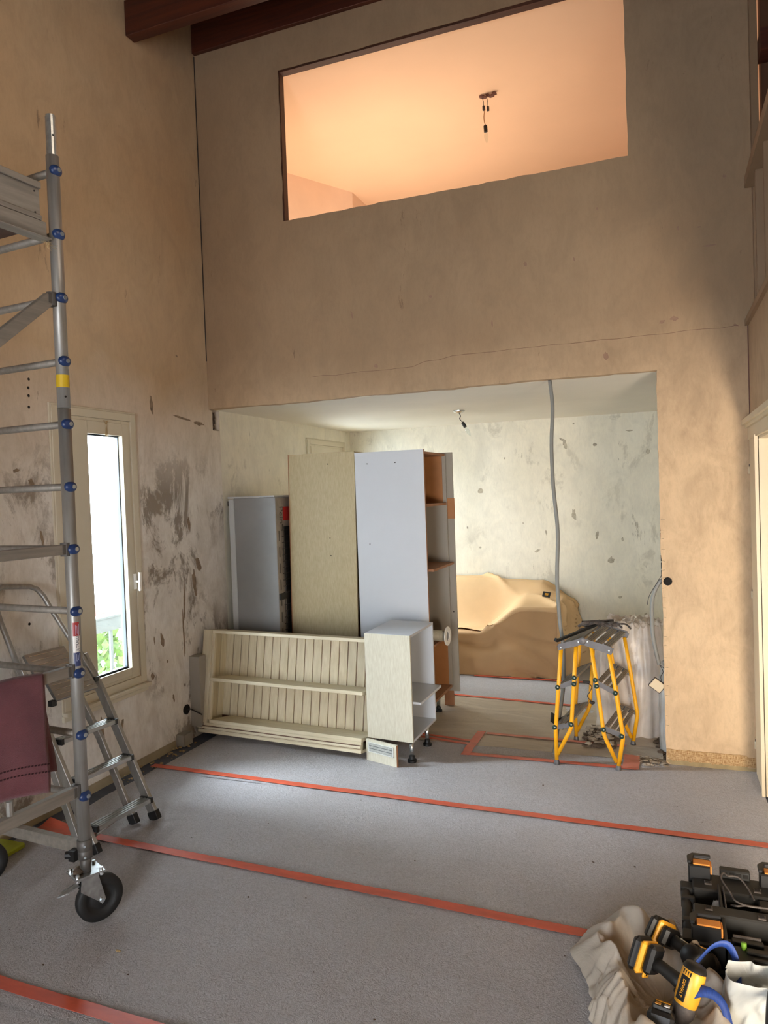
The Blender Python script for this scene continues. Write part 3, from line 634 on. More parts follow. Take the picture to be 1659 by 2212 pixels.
# casters
def caster(base, wn, wc):
    """wn: wheel axle direction, wc: wheel centre offset from the pole axis"""
    ct = build('caster_post', MB().tube([base+Vector((0,0,z)) for z in (.235, .30)], .022, 16).lathe(base, (0,0,1), [(.0265, .292), (.031, .293), (.031, .325), (.029, .327), (.031, .329), (.031, .372), (.0265, .374)], 20), 'grey_cast', sc, smooth=True)
    mb = MB(); mb.box(base+Vector((-.028, -.035, .315)), (.03, .03, .045)); mb.tube([base+Vector((-.06, -.045, .315)), base+Vector((-.035, -.035, .315))], .016, 10); build('clamp_knob', mb, 'black', ct)
    for z in (.352, .305):
        mb = MB(); q = base+Vector((.62, -.78, 0))*.030+Vector((.004,0,z)); mb.tube([q, q+Vector((.62, -.78, 0))*.003], .005, 8); build('rivet', mb, 'bolt', ct)
    wn = Vector(wn).normalized(); fwd = Vector((0,0,1)).cross(wn).normalized(); c = base+Vector(wc)
    m = Matrix((wn, fwd, Vector((0,0,1)))).transposed()
    mb = MB(); mb.box(base+Vector((0,0,.232))+fwd*0, (.105, .125, .007), m); mb.box(base+Vector((0,0,.222)), (.075, .085, .014), m)
    for sx in (-1, 1):
        for sy in (-1, 1): mb.tube([base+wn*.042*sx+fwd*.05*sy+Vector((0,0,.215)), base+wn*.042*sx+fwd*.05*sy+Vector((0,0,.248))], .008, 6)
    build('swivel_plate', mb, 'zinc', ct)
    for sx in (-1, 1):
        q = base+wn*.029*sx
        top = q+Vector((0,0,.216)); P = [top+fwd*.04, top-fwd*.03, q-fwd*.035+Vector((0,0,.165)), c+wn*0-wn*((c-base).dot(wn))+wn*(.029*sx)-fwd*.016, c-wn*((c-base).dot(wn))+wn*(.029*sx)-fwd*.0-Vector((0,0,.018)), c-wn*((c-base).dot(wn))+wn*(.029*sx)+fwd*.016]
        mb = MB(); mb.prism(P, wn*.004*sx); build('fork_arm', mb, 'zinc', ct)
    cw = c-wn*((c-base).dot(wn))
    mb = MB(); mb.tube([cw-wn*.04, cw+wn*.04], .0095, 6); build('axle_bolt', mb, 'bolt', ct)
    mb = MB(); mb.lathe(cw, wn, [(.012, -.022), (.062, -.018), (.068, -.022), (.092, -.019), (.1, -.011), (.1, .011), (.092, .019), (.068, .022), (.062, .018), (.050, .010), (.040, .012), (.024, .022), (.012, .022)], 44); w = build('wheel', mb, 'rubber', ct, smooth=True)
    mb = MB(); a = base-fwd*.035+Vector((0,0,.185)); mb.prism([a+wn*.018, a-wn*.018, a-wn*.02-fwd*.055-Vector((0,0,.012)), a-fwd*.085-Vector((0,0,.022)), a+wn*.02-fwd*.055-Vector((0,0,.012))], (0,0,.005)); build('brake_lever', mb, 'zinc', ct)
    mb = MB(); mb.rock(base-fwd*.03+Vector((0,0,.243)), .022, (1.2, 1.2, .5)); mb.rock(base-wn*.03-fwd*.02+Vector((0,0,.241)), .017, (1.2, 1, .5)); build('mortar_lump', mb, 'rubble_d', ct)
wn = Vector((.90, -.44, 0)).normalized(); fw_ = Vector((0,0,1)).cross(wn).normalized()
for i, base in enumerate((P0, P0+ru*WID, P0+lo*LEN, P0+ru*WID+lo*LEN)):
    caster(base, wn, fw_*.052+Vector((0,0,.1005)))

# towel over the guard rail
def towel_fn(u, v, inner=0):
    s = .175+.62*u; drop = .50-.02*math.sin(u*2)-(.05*u)
    b = P0+lo*(s+.0)+Vector((0,0,1.122+.012*math.sin(u*6)))
    side = 1 if v < .5 else -1; d = abs(v-.5)*2
    amt = .018+.02*d*(.6+.4*math.sin(u*9+side))+.010*nz(u*6, d*3, side)*d*1.5
    z = -drop*max(0, d-.06)*(1 if side > 0 else .9)
    sx = (.012 if side > 0 else -.075)*d*(1-u)**2
    return b-ru*side*amt*(1 if d > .05 else d/.05)+Vector((0,0,z))+lo*(sx if side > 0 else sx)
tw = thing('bath_towel', 'burgundy bath towel hung over the scaffold guard rail', 'towel', P0+lo*.3+Vector((0,0,1.12)))
mb = MB(); mb.grid(towel_fn, 36, 60); build('terry_cloth', mb, 'towel', tw, smooth=True, solid=.006)
for k, vv in enumerate((.085, .115)):
    mb = MB()
    for i in range(44):
        u = (i+.5)/44; p = towel_fn(u, vv*.5/.5); q = p-ru*(.0045); mb.box(q, (.003, .0075, .005), m3)
    build('border_stitching', mb, 'towel_dark', tw)

# ---------------------------------------------------------------- folding step ladder leaning on the wall
O = Vector((-2.745, 3.10, 0)); lu = Vector((.09, .996, 0)); lw = Vector((-.59, 0, 1.34)).normalized(); ln = lu.cross(lw).normalized()
def LP(a, b, c=0): return O+lu*a+lw*b+ln*c
ld = thing('step_ladder', 'folded aluminium step ladder leaning on the wall beside the narrow window', 'ladder', (-2.745, 3.10, 0))
def rail(path, w=.024, h=.055, name='stile', mat='alu', up=None):
    mb = MB()
    for p, q in zip(path, path[1:]): mb.bar(p, q, w, h, up or ln)
    return build(name, mb, mat, ld, bevel=.002)
rail([LP(.212, .03), LP(.178, .80), LP(.150, 1.02)], .024, .056); rail([LP(-.212, .03), LP(-.240, .80), LP(-.257, 1.06)], .024, .056)
# hoop
arc = [LP(-.257, 1.0), LP(-.262, 1.30), LP(-.255, 1.42), LP(-.225, 1.475), LP(-.18, 1.492), LP(-.02, 1.472), LP(.02, 1.45), LP(.045, 1.40), LP(.06, 1.32), LP(.11, 1.12), LP(.15, 1.0)]
mb = MB(); mb.tube(arc, .0145, 10); build('hand_hoop', mb, 'alu', ld, smooth=True)
# rear frame
rail([LP(.125, .10, -.06)-Vector((0,0,.02)), LP(.10, .55, -.05), LP(.03, 1.0, -.03)], .022, .045, 'rear_stile'); rail([LP(-.16, .07, -.17), LP(-.20, .55, -.1), LP(-.22, 1.0, -.03)], .022, .045, 'rear_stile')
mb = MB(); mb.tube([LP(-.185, .085, .0), LP(.14, .13, -.0)], .0085, 8); build('cross_bar', mb, 'alu', ld, smooth=True)
for a, c in ((.212, 0), (-.212, 0)):
    mb = MB(); mb.bar(LP(a, 0, c), LP(a, .05, c), .034, .066, ln); build('rubber_foot', mb, 'rubber', ld, bevel=.003)
for a, b, c in ((.128, .06, -.062), (-.158, .03, -.175)):
    mb = MB(); mb.bar(LP(a, b-.02, c)-Vector((0,0,.012)), LP(a, b+.035, c)-Vector((0,0,.012)), .036, .055, ln); build('rubber_foot', mb, 'rubber', ld, bevel=.003)
def step(b, a0, a1):
    c = LP(0, b, .0); d = Vector((.62, 0, .28)).normalized()     # tread tilts forward like a folded ladder's
    mb = MB(); p0 = LP(a0, b, .012); p1 = LP(a1, b, .012); mb.bar(p0, p1, .08, .022, lw+Vector((.35,0,.2))); o = build('step', mb, 'alu_step', ld, bevel=.002)
    for k in (-1, 0, 1):
        mb = MB(); q = (lu.cross(lw+Vector((.35,0,.2)))).normalized()*k*.022; upv = (lw+Vector((.35,0,.2))).normalized(); mb.bar(p0+q+upv*.012, p1+q+upv*.012, .006, .003, upv); build('tread_rib', mb, 'alu_step', o)
    for p in (p0, p1):
        mb = MB(); mb.bar(p-lu*.008, p+lu*.008, .084, .03, lw+Vector((.35,0,.2))); build('step_cap', mb, 'black', o)
step(.125, -.192, .188); step(.385, -.2, .172); step(.605, -.205, .158)
# folded standing platform: two hinged ribbed panels
for b0, b1, c0, c1, a0, a1 in ((.97, 1.10, .02, -.02, -.20, .06), (.80, .945, .075, .035, -.175, .10)):
    mb = MB(); mid = (b0+b1)/2; p0 = LP(a0, mid, (c0+c1)/2); p1 = LP(a1, mid, (c0+c1)/2); upv = (ln+lw*((c0-c1)/(b1-b0))*1.0).normalized()
    mb.bar(p0, p1, b1-b0, .02, upv); o = build('platform_panel', mb, 'alu_step', ld, bevel=.002)
    sd = lu.cross(upv).normalized()
    for k in (-1.5, -.5, .5, 1.5):
        mb = MB(); mb.bar(p0+sd*k*.03+upv*.011+lu*.02, p1+sd*k*.03+upv*.011-lu*.02, .004, .003, upv); build('panel_rib', mb, 'zinc', o)
mb = MB(); mb.box(LP(-.19, .80, .06), (.03, .03, .03)); build('corner_cap', mb, 'black', ld); mb = MB(); mb.box(LP(.135, .86, .04), (.03, .028, .026)); build('corner_cap', mb, 'black', ld)
rail([LP(.105, 1.03, .03), LP(.14, .86, .035)], .02, .03, 'support_arm'); 
mb = MB(); mb.b2((-3.36, 2.62, .0), (-3.18, 2.83, .03)); tag(build('lime_pad', mb, 'lime', bevel=.008), 'yellow green plastic piece on the floor behind the scaffold', 'plastic piece')

# ---------------------------------------------------------------- cream open shelf unit lying on its side
U0 = Vector((-3.335, 4.565, .0)); U1 = Vector((-1.948, 4.46, .0)); ux = (U1-U0).normalized(); uL = (U1-U0).length; un = Vector((-ux.y, ux.x, 0))   # un points into the room depth (+y)
tilt = R(9.5); uz = (Vector((0,0,1))*math.cos(tilt)+un*math.sin(tilt)); ud = (un*math.cos(tilt)-Vector((0,0,1))*math.sin(tilt))
HT = .765; DP = .27; mU = Matrix((ux, ud, uz)).transposed()
lift = DP*math.sin(tilt)
def UP(a, d, z): return U0+Vector((0,0,lift+.001))+ux*a+ud*d+uz*z
sh = thing('shelf_unit', 'low cream wooden shelf unit with grooved boards lying on its side', 'shelf unit', U0)
def ubox(name, a0, a1, d0, d1, z0, z1, mat='cream_wood_h', bev=.002, par=None):
    mb = MB(); mb.box(UP((a0+a1)/2, (d0+d1)/2, (z0+z1)/2), (a1-a0, d1-d0, z1-z0), mU); return build(name, mb, mat, par or sh, bevel=bev)
ubox('bottom_panel', 0, uL, -.0, DP, .0, .022); ubox('groove_line', 0, uL, -.001, .01, .0265, .0305, 'groove'); ubox('groove_line', 0, uL, -.013, .01, .052, .0545, 'groove'); ubox('bottom_moulding', -.0, uL, -.012, .02, .034, .05); ubox('bottom_rail', .06, uL, 0, .03, .022, .075); ubox('front_plinth', .0, uL, .004, .02, .0, .075)
ubox('lower_shelf', .10, uL, .0, DP-.02, .075, .10)
ubox('middle_shelf', .085, uL, -.012, DP-.02, .385, .41); ubox('top_rail', .085, uL, -.004, DP-.02, .742, HT)
ubox('end_panel', .0, .022, 0, DP, .022, HT, 'cream_wood'); ubox('face_stile', .0, .085, -.006, .016, .075, HT, 'cream_wood'); ubox('inner_stile', .085, .105, .0, .03, .10, .742, 'cream_wood')
ubox('back_panel', .02, uL, DP-.012, DP, .02, HT, 'groove', 0)
x = .026; k = 0
while x < uL-.01:
    w = .0735; x2 = min(x+w, uL)
    ubox('back_board', x+.003, x2-.004, DP-.022, DP-.012, .10, .742, 'cream_wood', .0015); x = x2; k += 1
for k in range(3): ubox('side_board', .022, .032, .03+.075*k, .03+.075*k+.07, .10, .742, 'cream_wood', .0015)

# ---------------------------------------------------------------- fridge
fg = thing('fridge', 'grey steel fridge turned sideways beside the left wall', 'fridge', (-3.07, 5.4, 0))
def part(name, a, b, mat, parent, bev=.0, **kw): return build(name, MB().b2(a, b), mat, parent, bevel=bev, **kw)
fx0, fx1, fy0, fy1, fh = -3.30, -2.862, 5.05, 5.62, 1.80
part('cabinet_body', (fx0+.055, fy0, .04), (fx1-.004, fy1, fh), 'fridge_side', fg, .003)
part('door', (fx0, fy0+.003, .05), (fx0+.05, fy1, fh-.005), 'fridge_door', fg, .004)
part('top_cover', (fx0-.002, fy0-.004, fh), (fx1-.01, fy1+.002, fh+.014), 'fridge_door', fg, .003)
part('hinge', (fx0-.012, fy0+.01, fh-.06), (fx0+.01, fy0+.03, fh-.02), 'wire', fg, .001)
part('rear_foil', (fx1-.005, fy0+.004, .2), (fx1-.003, fy1-.004, fh-.01), 'foil', fg)
part('rear_shadow_panel', (fx1-.004, fy0+.12, .2), (fx1+.004, fy1-.03, 1.56), 'black', fg)
cd = build('condenser_grid', MB().tube([(fx1+.006, fy0+.09, .25), (fx1+.006, fy0+.09, 1.58)], .003, 5), 'wire', fg)
for k in range(26):
    z = .28+.05*k; part('condenser_tube', (fx1+.003, fy0+.075, z), (fx1+.008, fy1-.04, z+.006), 'wire', cd)
part('condenser_strap', (fx1-.004, fy0+.006, .98), (fx1+.010, fy1-.03, 1.03), 'black', fg)
part('red_logo', (fx1-.0035, fy0+.115, 1.61), (fx1-.002, fy0+.25, 1.72), 'red_print', fg)
text('rear_lettering', 'Pein', 'grey_print', fg, .085, frame((0,0,-1), (0,1,0), (1,0,0), (fx1-.002, fy0+.085, 1.655)))
for k in range(9): part('print_row', (fx1-.0035, fy0+.035, 1.45-.13*k), (fx1-.002, fy0+.05, 1.45-.13*k+.08), 'grey_print', fg)
for x in (fx0+.1, fx1-.06):
    for y in (fy0+.05, fy1-.05): build('foot', MB().tube([(x, y, 0), (x, y, .04)], .015, 8), 'black', fg)

# ---------------------------------------------------------------- tall beige cabinet (closed side toward the room)
tb_ = thing('tall_cabinet', 'tall beige board cabinet standing between the fridge and white cupboard', 'cabinet', (-2.58, 5.3, 0))
def lean(vs, th, cx):   # small lean about y
    for v in vs:
        v.x += (v.z)*th
def lbox(name, a, b, mat, parent, th, **kw):
    mb = MB().b2(a, b); lean(mb.v, th, 0); return build(name, mb, mat, parent, **kw)
TH = .016
bx0, bx1 = -2.852, -2.272; by = 5.205
lbox('side_panel', (bx0, by, .13), (bx1, by+.018, 2.135), 'beige_board', tb_, TH, bevel=.001); lbox('edge_strip', (bx0-.002, by-.002, .13), (bx0+.004, by+.018, 2.135), 'chip_edge', tb_, TH)
lbox('far_panel', (bx0, by+.56, .13), (bx1, by+.58, 2.135), 'beige_board', tb_, TH); lbox('top_panel', (bx0+.004, by+.018, 2.115), (bx1-.003, by+.56, 2.133), 'beige_board', tb_, TH); lbox('bottom_panel', (bx0, by+.018, .13), (bx1, by+.56, .148), 'beige_board', tb_, TH)
lbox('rear_panel', (bx0, by+.018, .13), (bx0+.006, by+.56, 2.12), 'ply', tb_, TH)
for x, z in ((-2.50, 2.045), (-2.495, 1.46), (-2.49, 1.32)): lbox('screw_hole', (x-.004, by-.001, z-.004), (x+.004, by, z+.004), 'cell', tb_, TH)
for x in (bx0+.06, bx1-.06):
    for y in (by+.06, by+.52): build('cabinet_foot', MB().tube([(x, y, 0), (x, y, .13)], .018, 10), 'black', tb_)
# ---------------------------------------------------------------- tall white cabinet open to the right
tc = thing('tall_cabinet', 'tall white cupboard with open shelves facing right', 'cabinet', (-1.95, 5.5, 0))
wx0, wx1, wy0, wy1, wz0, wz1 = -2.235, -1.672, 5.20, 5.80, .17, 2.12
part('side_panel', (wx0, wy0, wz0), (wx1, wy0+.018, wz1), 'white_board', tc, .0008); part('side_edge', (wx1, wy0, wz0), (wx1+.002, wy0+.018, wz1), 'chip_edge', tc)
part('far_side_panel', (wx0, wy1-.018, wz0), (wx1, wy1, wz1-.015), 'grey_board', tc, .0008); part('rear_panel', (wx0, wy0+.018, wz0), (wx0+.006, wy1-.018, wz1-.02), 'ply', tc)
part('top_panel', (wx0, wy0+.018, wz1-.033), (wx1-.004, wy1-.018, wz1-.015), 'chip_edge', tc); part('bottom_panel', (wx0, wy0+.018, wz0), (wx1-.004, wy1-.018, wz0+.02), 'chip_edge', tc)
part('shelf', (wx0, wy0+.018, 1.685), (wx1-.002, wy1-.018, 1.705), 'chip_edge', tc); part('shelf', (wx0+.006, wy0+.018, 1.195), (wx1+.045, wy1-.018, 1.213), 'chip_edge', tc); part('shelf', (wx0, wy0+.018, .60), (wx1-.002, wy1-.018, .618), 'chip_edge', tc)
part('inner_lining', (wx0+.006, wy1-.024, 1.705), (wx1-.03, wy1-.018, wz1-.033), 'ply', tc); part('inner_lining', (wx0+.006, wy1-.024, .19), (wx1-.03, wy1-.018, .60), 'ply', tc)
part('inner_lining', (wx0+.006, wy0+.02, .19), (wx0+.012, wy1-.02, 1.685), 'grey_board', tc)
for x, z in ((-2.13, 2.03), (-1.90, 2.03), (-2.13, 1.41), (-2.10, .70)): part('screw_hole', (x-.004, wy0-.001, z-.004), (x+.004, wy0, z+.004), 'cell', tc)
for x in (wx0+.06, wx1-.085):
    for y in (wy0+.1, wy1-.16):
        f = build('cabinet_foot', MB().tube([(x, y, .03), (x, y, wz0)], .016, 10), 'zinc', tc, smooth=True); build('foot_pad', MB().lathe((x, y, 0), (0,0,1), [(.0001, 0), (.03, 0), (.03, .018), (.02, .024), (.02, .04), (.0001, .04)], 14), 'black', f)
# long filler board standing behind its far side, and a strip of brown tape on it
fb = thing('filler_board', 'tall narrow grey board standing behind the white cupboard', 'board', (-1.69, 5.84, 0))
mb = MB(); mb.b2((-1.775, 5.812, .13), (-1.622, 5.83, 2.118)); 
for v in mb.v: v.x += -.006*(2.1-v.z)*0
build('board_panel', mb, 'grey_board', fb, bevel=.0008); part('lower_packing', (-1.76, 5.832, 0), (-1.68, 5.85, .14), 'chip_edge', fb)
part('brown_tape_patch', (-1.70, 5.809, 1.57), (-1.612, 5.8115, 1.74), 'ply', fb)
part('slot_mark', (-1.717, 5.8105, 1.92), (-1.711, 5.8118, 1.97), 'groove', fb); part('screw_hole', (-1.654, 5.8105, .79), (-1.646, 5.8118, .80), 'cell', fb)
# white vent pipe with a round collar
vp = thing('vent_pipe', 'white plastic vent pipe with round collar poking from the white cupboard', 'pipe', (-1.75, 5.47, .64))
mb = MB(); mb.tube([(-2.05, 5.48, .662), (-1.61, 5.46, .662)], .042, 20); build('pipe_tube', mb, 'linen_board', vp, smooth=True)
mb = MB(); mb.lathe((-1.612, 5.46, .662), (1, -.05, 0), [(.036, 0), (.073, 0), (.075, .004), (.073, .009), (.036, .009), (.034, .003)], 28); build('collar', mb, 'white_gloss', vp)
build('dark_bore', MB().lathe((-1.609, 5.46, .662), (1, -.05, 0), [(.0001, 0), (.036, 0)], 20), 'fridge_side', vp)

# ---------------------------------------------------------------- base cabinet (open to the right) with loose shelf
bc = thing('base_cabinet', 'low white kitchen cupboard with open side and shelf sticking out', 'cabinet', (-1.75, 4.73, 0))
cA = Vector((-1.915, 4.512, 0)); cB = Vector((-1.577, 4.480, 0)); vx = (cB-cA).normalized(); vy = Vector((.0, 1, 0)); vy = Vector((-vx.y*.1, 1, 0)).normalized()
cw, cdp, c0, c1 = .338, .505, .145, .857
def CP(a, d, z): return cA+vx*a+vy*d+Vector((0,0,z))
def cbox(name, a0, a1, d0, d1, z0, z1, mat, par=None, bev=.001):
    mb = MB(); q = [CP(a, d, z) for z in (z0, z1) for (a, d) in ((a0,d0),(a1,d0),(a1,d1),(a0,d1))]
    mb.add(q, [(0,3,2,1),(4,5,6,7),(0,1,5,4),(1,2,6,5),(2,3,7,6),(3,0,4,7)]); return build(name, mb, mat, par or bc, bevel=bev)
t_ = .017
cbox('side_panel', 0, cw, 0, t_, c0, c1, 'linen_board'); cbox('side_panel', 0, cw, cdp-t_, cdp, c0, c1-t_, 'white_board'); cbox('top_panel', .001, cw-.001, t_, cdp, c1-t_, c1-.001, 'white_board'); cbox('top_cover', .0, cw, .001, cdp, c1-.0012, c1+.001, 'white_board')
cbox('bottom_panel', 0, cw, t_, cdp-t_, c0, c0+t_, 'white_board'); cbox('back_panel', 0, .006, t_, cdp-t_, c0+t_, c1-t_, 'grey_board')
cbox('loose_shelf', .02, cw+.055, t_+.012, cdp-t_-.004, .395, .412, 'white_board')
for d in (.36,):
    for z in (.62, .66, .70, .30, .27): cbox('peg_hole', cw-.21, cw-.203, cdp-t_-.001, cdp-t_, z, z+.007, 'cell')
for a, d in ((cw-.03, .045), (cw-.03, cdp-.13), (.05, .05), (.05, cdp-.1)):
    p = CP(a, d, 0); f = build('cabinet_foot', MB().tube([p+Vector((0,0,.03)), p+Vector((0,0,c0))], .015, 10), 'zinc', bc, smooth=True)
    build('foot_pad', MB().lathe(p, (0,0,1), [(.0001, 0), (.03, 0), (.031, .018), (.02, .022), (.018, .045), (.0001, .045)], 16), 'black', f)
# plinth piece with vent grille
pl = thing('plinth_board', 'short linen-effect plinth board with a white vent grille on the floor', 'board', (-1.8, 4.46, 0))
pa = Vector((-1.918, 4.485, 0)); pb = Vector((-1.672, 4.405, 0)); px_ = (pb-pa).normalized(); pn = Vector((px_.y, -px_.x, 0)); mP = Matrix((px_, -pn, Vector((0,0,1)))).transposed(); pL = (pb-pa).length
def pbx(name, a0, a1, d0, d1, z0, z1, mat, par=None):
    mb = MB(); mb.box(pa+px_*(a0+a1)/2+pn*(d0+d1)/2+Vector((0,0,(z0+z1)/2)), (a1-a0, d1-d0, z1-z0), mP); return build(name, mb, mat, par or pl)
pbx('board_panel', 0, pL, -.016, 0, 0, .145, 'linen_board'); pbx('board_edge', pL, pL+.002, -.016, 0, 0, .145, 'chip_edge')
gr = pbx('vent_grille', .02, pL-.022, 0, .003, .062, .066, 'vent')
for a0, a1, z0, z1 in ((.02, pL-.022, .062, .068), (.02, pL-.022, .124, .130), (.02, .026, .062, .130), (pL-.028, pL-.022, .062, .130)): pbx('grille_frame', a0, a1, 0, .005, z0, z1, 'vent', gr)
pbx('grille_recess', .026, pL-.028, .0, .0008, .068, .124, 'gasket', gr)
mbg = MB()
for k in range(30):
    a = .029+k*(pL-.06)/29
    for r_ in range(3): mbg.box(pa+px_*a+pn*.0025+Vector((0,0,.0775+.0185*r_)), (.0032, .003, .0145), mP)
build('grille_fins', mbg, 'vent', gr)['kind'] = 'stuff'

# ---------------------------------------------------------------- covered sofa
def sm(a, b, x):
    t = max(0, min(1, (x-a)/(b-a))); return t*t*(3-2*t)
def sofa_h(x, y):
    arm = sm(-1.72, -1.28, x)
    front = .40+.265*arm
    backh = .845-.03*sm(-1.5, -1.2, x)-.20*sm(-1.22, -.86, x)
    yb = 7.28+.10*arm
    seat = front-.01*sm(6.9, 7.2, y)*(1-arm)
    t = sm(yb, 7.60, y)
    return seat*(1-t)+backh*t
def crease(x, y, z, amp):
    return amp*(.7*nz(x*2.3, y*2.3, z*2.3)+1.1*max(0, rid(x*1.3+z*1.6, y*1.2-z*1.2, 3))**9+.10*nz(x*7, y*7, z*7))
def sofa_fn(off=0, ylim=None):
    x0, x1, y0, y1 = -2.75, -.955, 6.87, 7.72
    def fn(u, v):
        # u: across, last 18% drops on the right side; v: first 30% climbs the front
        xu = x0+(x1-x0)*min(u/.80, 1); dr = max(0, (u-.80)/.20)
        yv = y0+(y1-y0)*max(0, (v-.34)/.66); df = max(0, 1-v/.34)
        h = sofa_h(xu, yv); cr = crease(xu, yv, 0, .045)
        fz = h*(1-df**1.0)*(1-dr)
        x = xu; y = yv; z = fz
        if df > 0:
            bul = .05*math.sin(df*math.pi)*.6; y = y0-bul*.5-.03*df+.08*crease(xu*1.5, 4, z*2, .9)*math.sin(min(1, df*2)*math.pi/2)*.6
        if dr > 0:
            fl = .05+.22*sm(6.9, 7.5, yv); x = x1+fl*dr**.8+.05*crease(2, yv*2, z*1.5, .9)
        if df == 0 and dr == 0: z += cr
        elif df > 0 and dr > 0: x = x1+.04*dr
        if off: z += off*(1-df*.5); y -= off*df*1.2; x += off*dr
        return Vector((x, y, max(.004, z)))
    return fn
sf = thing('covered_sofa', 'sofa fully covered in tan and brown dust sheets against the kitchen wall', 'sofa', (-1.7, 7.3, 0))
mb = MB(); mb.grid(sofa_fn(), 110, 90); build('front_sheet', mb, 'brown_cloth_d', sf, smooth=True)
base_fn = sofa_fn(.012)
def upper(u, v):
    xu = -2.75+1.795*min(u/.80, 1); arm = sm(-1.95, -1.45, xu)
    v0 = .52-.205*arm
    if u > .80: v0 = .30-.27*min(1, (u-.80)/.05)
    vv = v0+(1-v0)*v; p = base_fn(u, vv)
    if v < .06 : p.z += .006*math.sin(u*20)
    return p
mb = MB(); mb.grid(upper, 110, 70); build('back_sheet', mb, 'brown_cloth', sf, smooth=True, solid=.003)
mb = MB(); mb.box((-1.09, 7.16, .755), (.075, .012, .065), Euler((R(-50), R(8), 0)).to_matrix()); bd = build('fabric_badge', mb, 'badge', sf, bevel=.003)
mb = MB(); mb.box((-1.088, 7.152, .754), (.032, .012, .026), Euler((R(-50), R(8), 0)).to_matrix()); build('badge_print', mb, 'badge_y', bd)

# ---------------------------------------------------------------- hanging conduits and bulbs
P = [(-.684, YB-.012, 2.60), (-.687, YB-.012, 2.51), (-.674, YB-.01, 2.33), (-.688, 4.93, 2.08), (-.684, 4.93, 1.8), (-.664, 4.93, 1.5), (-.677, 4.93, 1.19), (-.668, 4.93, .91), (-.650, 4.93, .72), (-.655, 4.93, .48), (-.69, 4.92, .25), (-.72, 4.91, .05), (-.73, 4.91, .012)]
def smooth_path(P, n=5):
    P = [Vector(p) for p in P]; out = []
    for i in range(len(P)-1):
        p0, p1, p2, p3 = P[max(i-1, 0)], P[i], P[i+1], P[min(i+2, len(P)-1)]
        for k in range(n):
            t = k/n; out.append(.5*((2*p1)+(-p0+p2)*t+(2*p0-5*p1+4*p2-p3)*t*t+(-p0+3*p1-3*p2+p3)*t**3))
    return out+[P[-1]]
mb = MB(); mb.tube(smooth_path(P[1:], 6), .0125, 12); tag(build('cable_conduit', mb, 'conduit', smooth=True), 'long grey conduit hanging from the opening down to the yellow stool', 'conduit')
cd2 = thing('wall_conduit', 'short grey conduit drooping from the cut edge of the right pier', 'conduit', (-.06, 4.98, .9))
P = [(.0, 4.985, 1.185), (-.035, 4.985, 1.165), (-.07, 4.985, 1.10), (-.087, 4.985, 1.02), (-.088, 4.985, .85), (-.075, 4.985, .74), (-.053, 4.985, .63)]
mb = MB(); mb.tube(smooth_path(P, 5), .0125, 12); build('conduit_tube', mb, 'conduit', cd2, smooth=True)
for pts in (((-.02, 4.97, 1.215), (-.06, 4.96, 1.15), (-.10, 4.95, 1.08), (-.115, 4.95, 1.02)), ((-.053, 4.985, .63), (-.03, 4.98, .585), (-.045, 4.975, .55), (-.033, 4.97, .50)), ((-.053, 4.985, .63), (-.012, 4.98, .59), (-.02, 4.975, .54), (-.035, 4.97, .50))):
    mb = MB(); mb.tube(smooth_path(pts, 5), .0022, 5); build('bare_wire', mb, 'wire', cd2, smooth=True)
hb = thing('switch_plate', 'square white switch plate dangling on wires beside the pier', 'switch', (-.068, 4.97, .50))
mr = Euler((R(8), R(38), R(6))).to_matrix()
mb = MB(); mb.box((-.067, 4.965, .498), (.088, .014, .072), mr); build('plate_back', mb, 'wire', hb, bevel=.002); mb = MB(); mb.box((-.067, 4.957, .498), (.080, .006, .064), mr); build('plate_face', mb, 'trim', hb, bevel=.002)
def bulb(root, pts, down, s=1):
    mb = MB(); mb.tube(smooth_path(pts, 5), .0035, 6); build('flex', mb, 'wire_copper' if s > 1 else 'wire', root, smooth=True)
    e = Vector(pts[-1]); d = Vector(down).normalized()
    mb = MB(); mb.tube([e, e+d*.008, e+d*.055], .0155, 12, rr=[.009, .0155, .0155]); h = build('lamp_holder', mb, 'black', root, smooth=False)
    mb = MB(); mb.lathe(e+d*.055, d, [(.008, 0), (.013, .012), (.0175, .03), (.0165, .05), (.010, .075), (.003, .092), (.0001, .094)], 14); build('bulb_glass', mb, 'glass', h, smooth=True)
b1 = thing('hanging_bulb', 'bare candle bulb hanging tilted from the white kitchen ceiling', 'light', (-1.705, 6.39, ZK))
mb = MB(); mb.lathe((-1.705, 6.39, ZK-.001), (0,0,-1), [(.0001, 0), (.055, 0), (.054, .008), (.03, .022), (.0001, .024)], 20); build('ceiling_rose', mb, 'zinc', b1)
bulb(b1, [(-1.705, 6.39, ZK-.02), (-1.69, 6.39, ZK-.05), (-1.70, 6.39, ZK-.075), (-1.675, 6.39, ZK-.105)], (.48, 0, -.88))
b2_ = thing('hanging_bulb', 'bare candle bulb hanging straight from the warm-tinted upstairs ceiling', 'light', (-1.30, 6.0, 5.05))
mb = MB(); 
for k in range(7): mb.rock((-1.32+.018*k, 6.0+.01*math.sin(k*2), 5.035-.006*(k%3)), .018, (1.2, 1, .8))
build('wire_bundle', mb, 'groove', b2_)
for dx, dz in ((-.005, -.10), (.03, -.11)):
    mb = MB(); mb.tube([(-1.31+dx, 6.0, 5.03), (-1.30+dx, 6.0, 5.05+dz*.6), (-1.30+dx, 6.0, 5.05+dz)], .0025, 5); mb.box((-1.30+dx, 6.0, 5.05+dz-.012), (.018, .018, .034)); build('terminal_block', mb, 'wire', b2_)
bulb(b2_, [(-1.295, 6.0, 4.93), (-1.305, 6.0, 4.88), (-1.305, 6.0, 4.84), (-1.297, 6.0, 4.80)], (.06, 0, -1), 2)

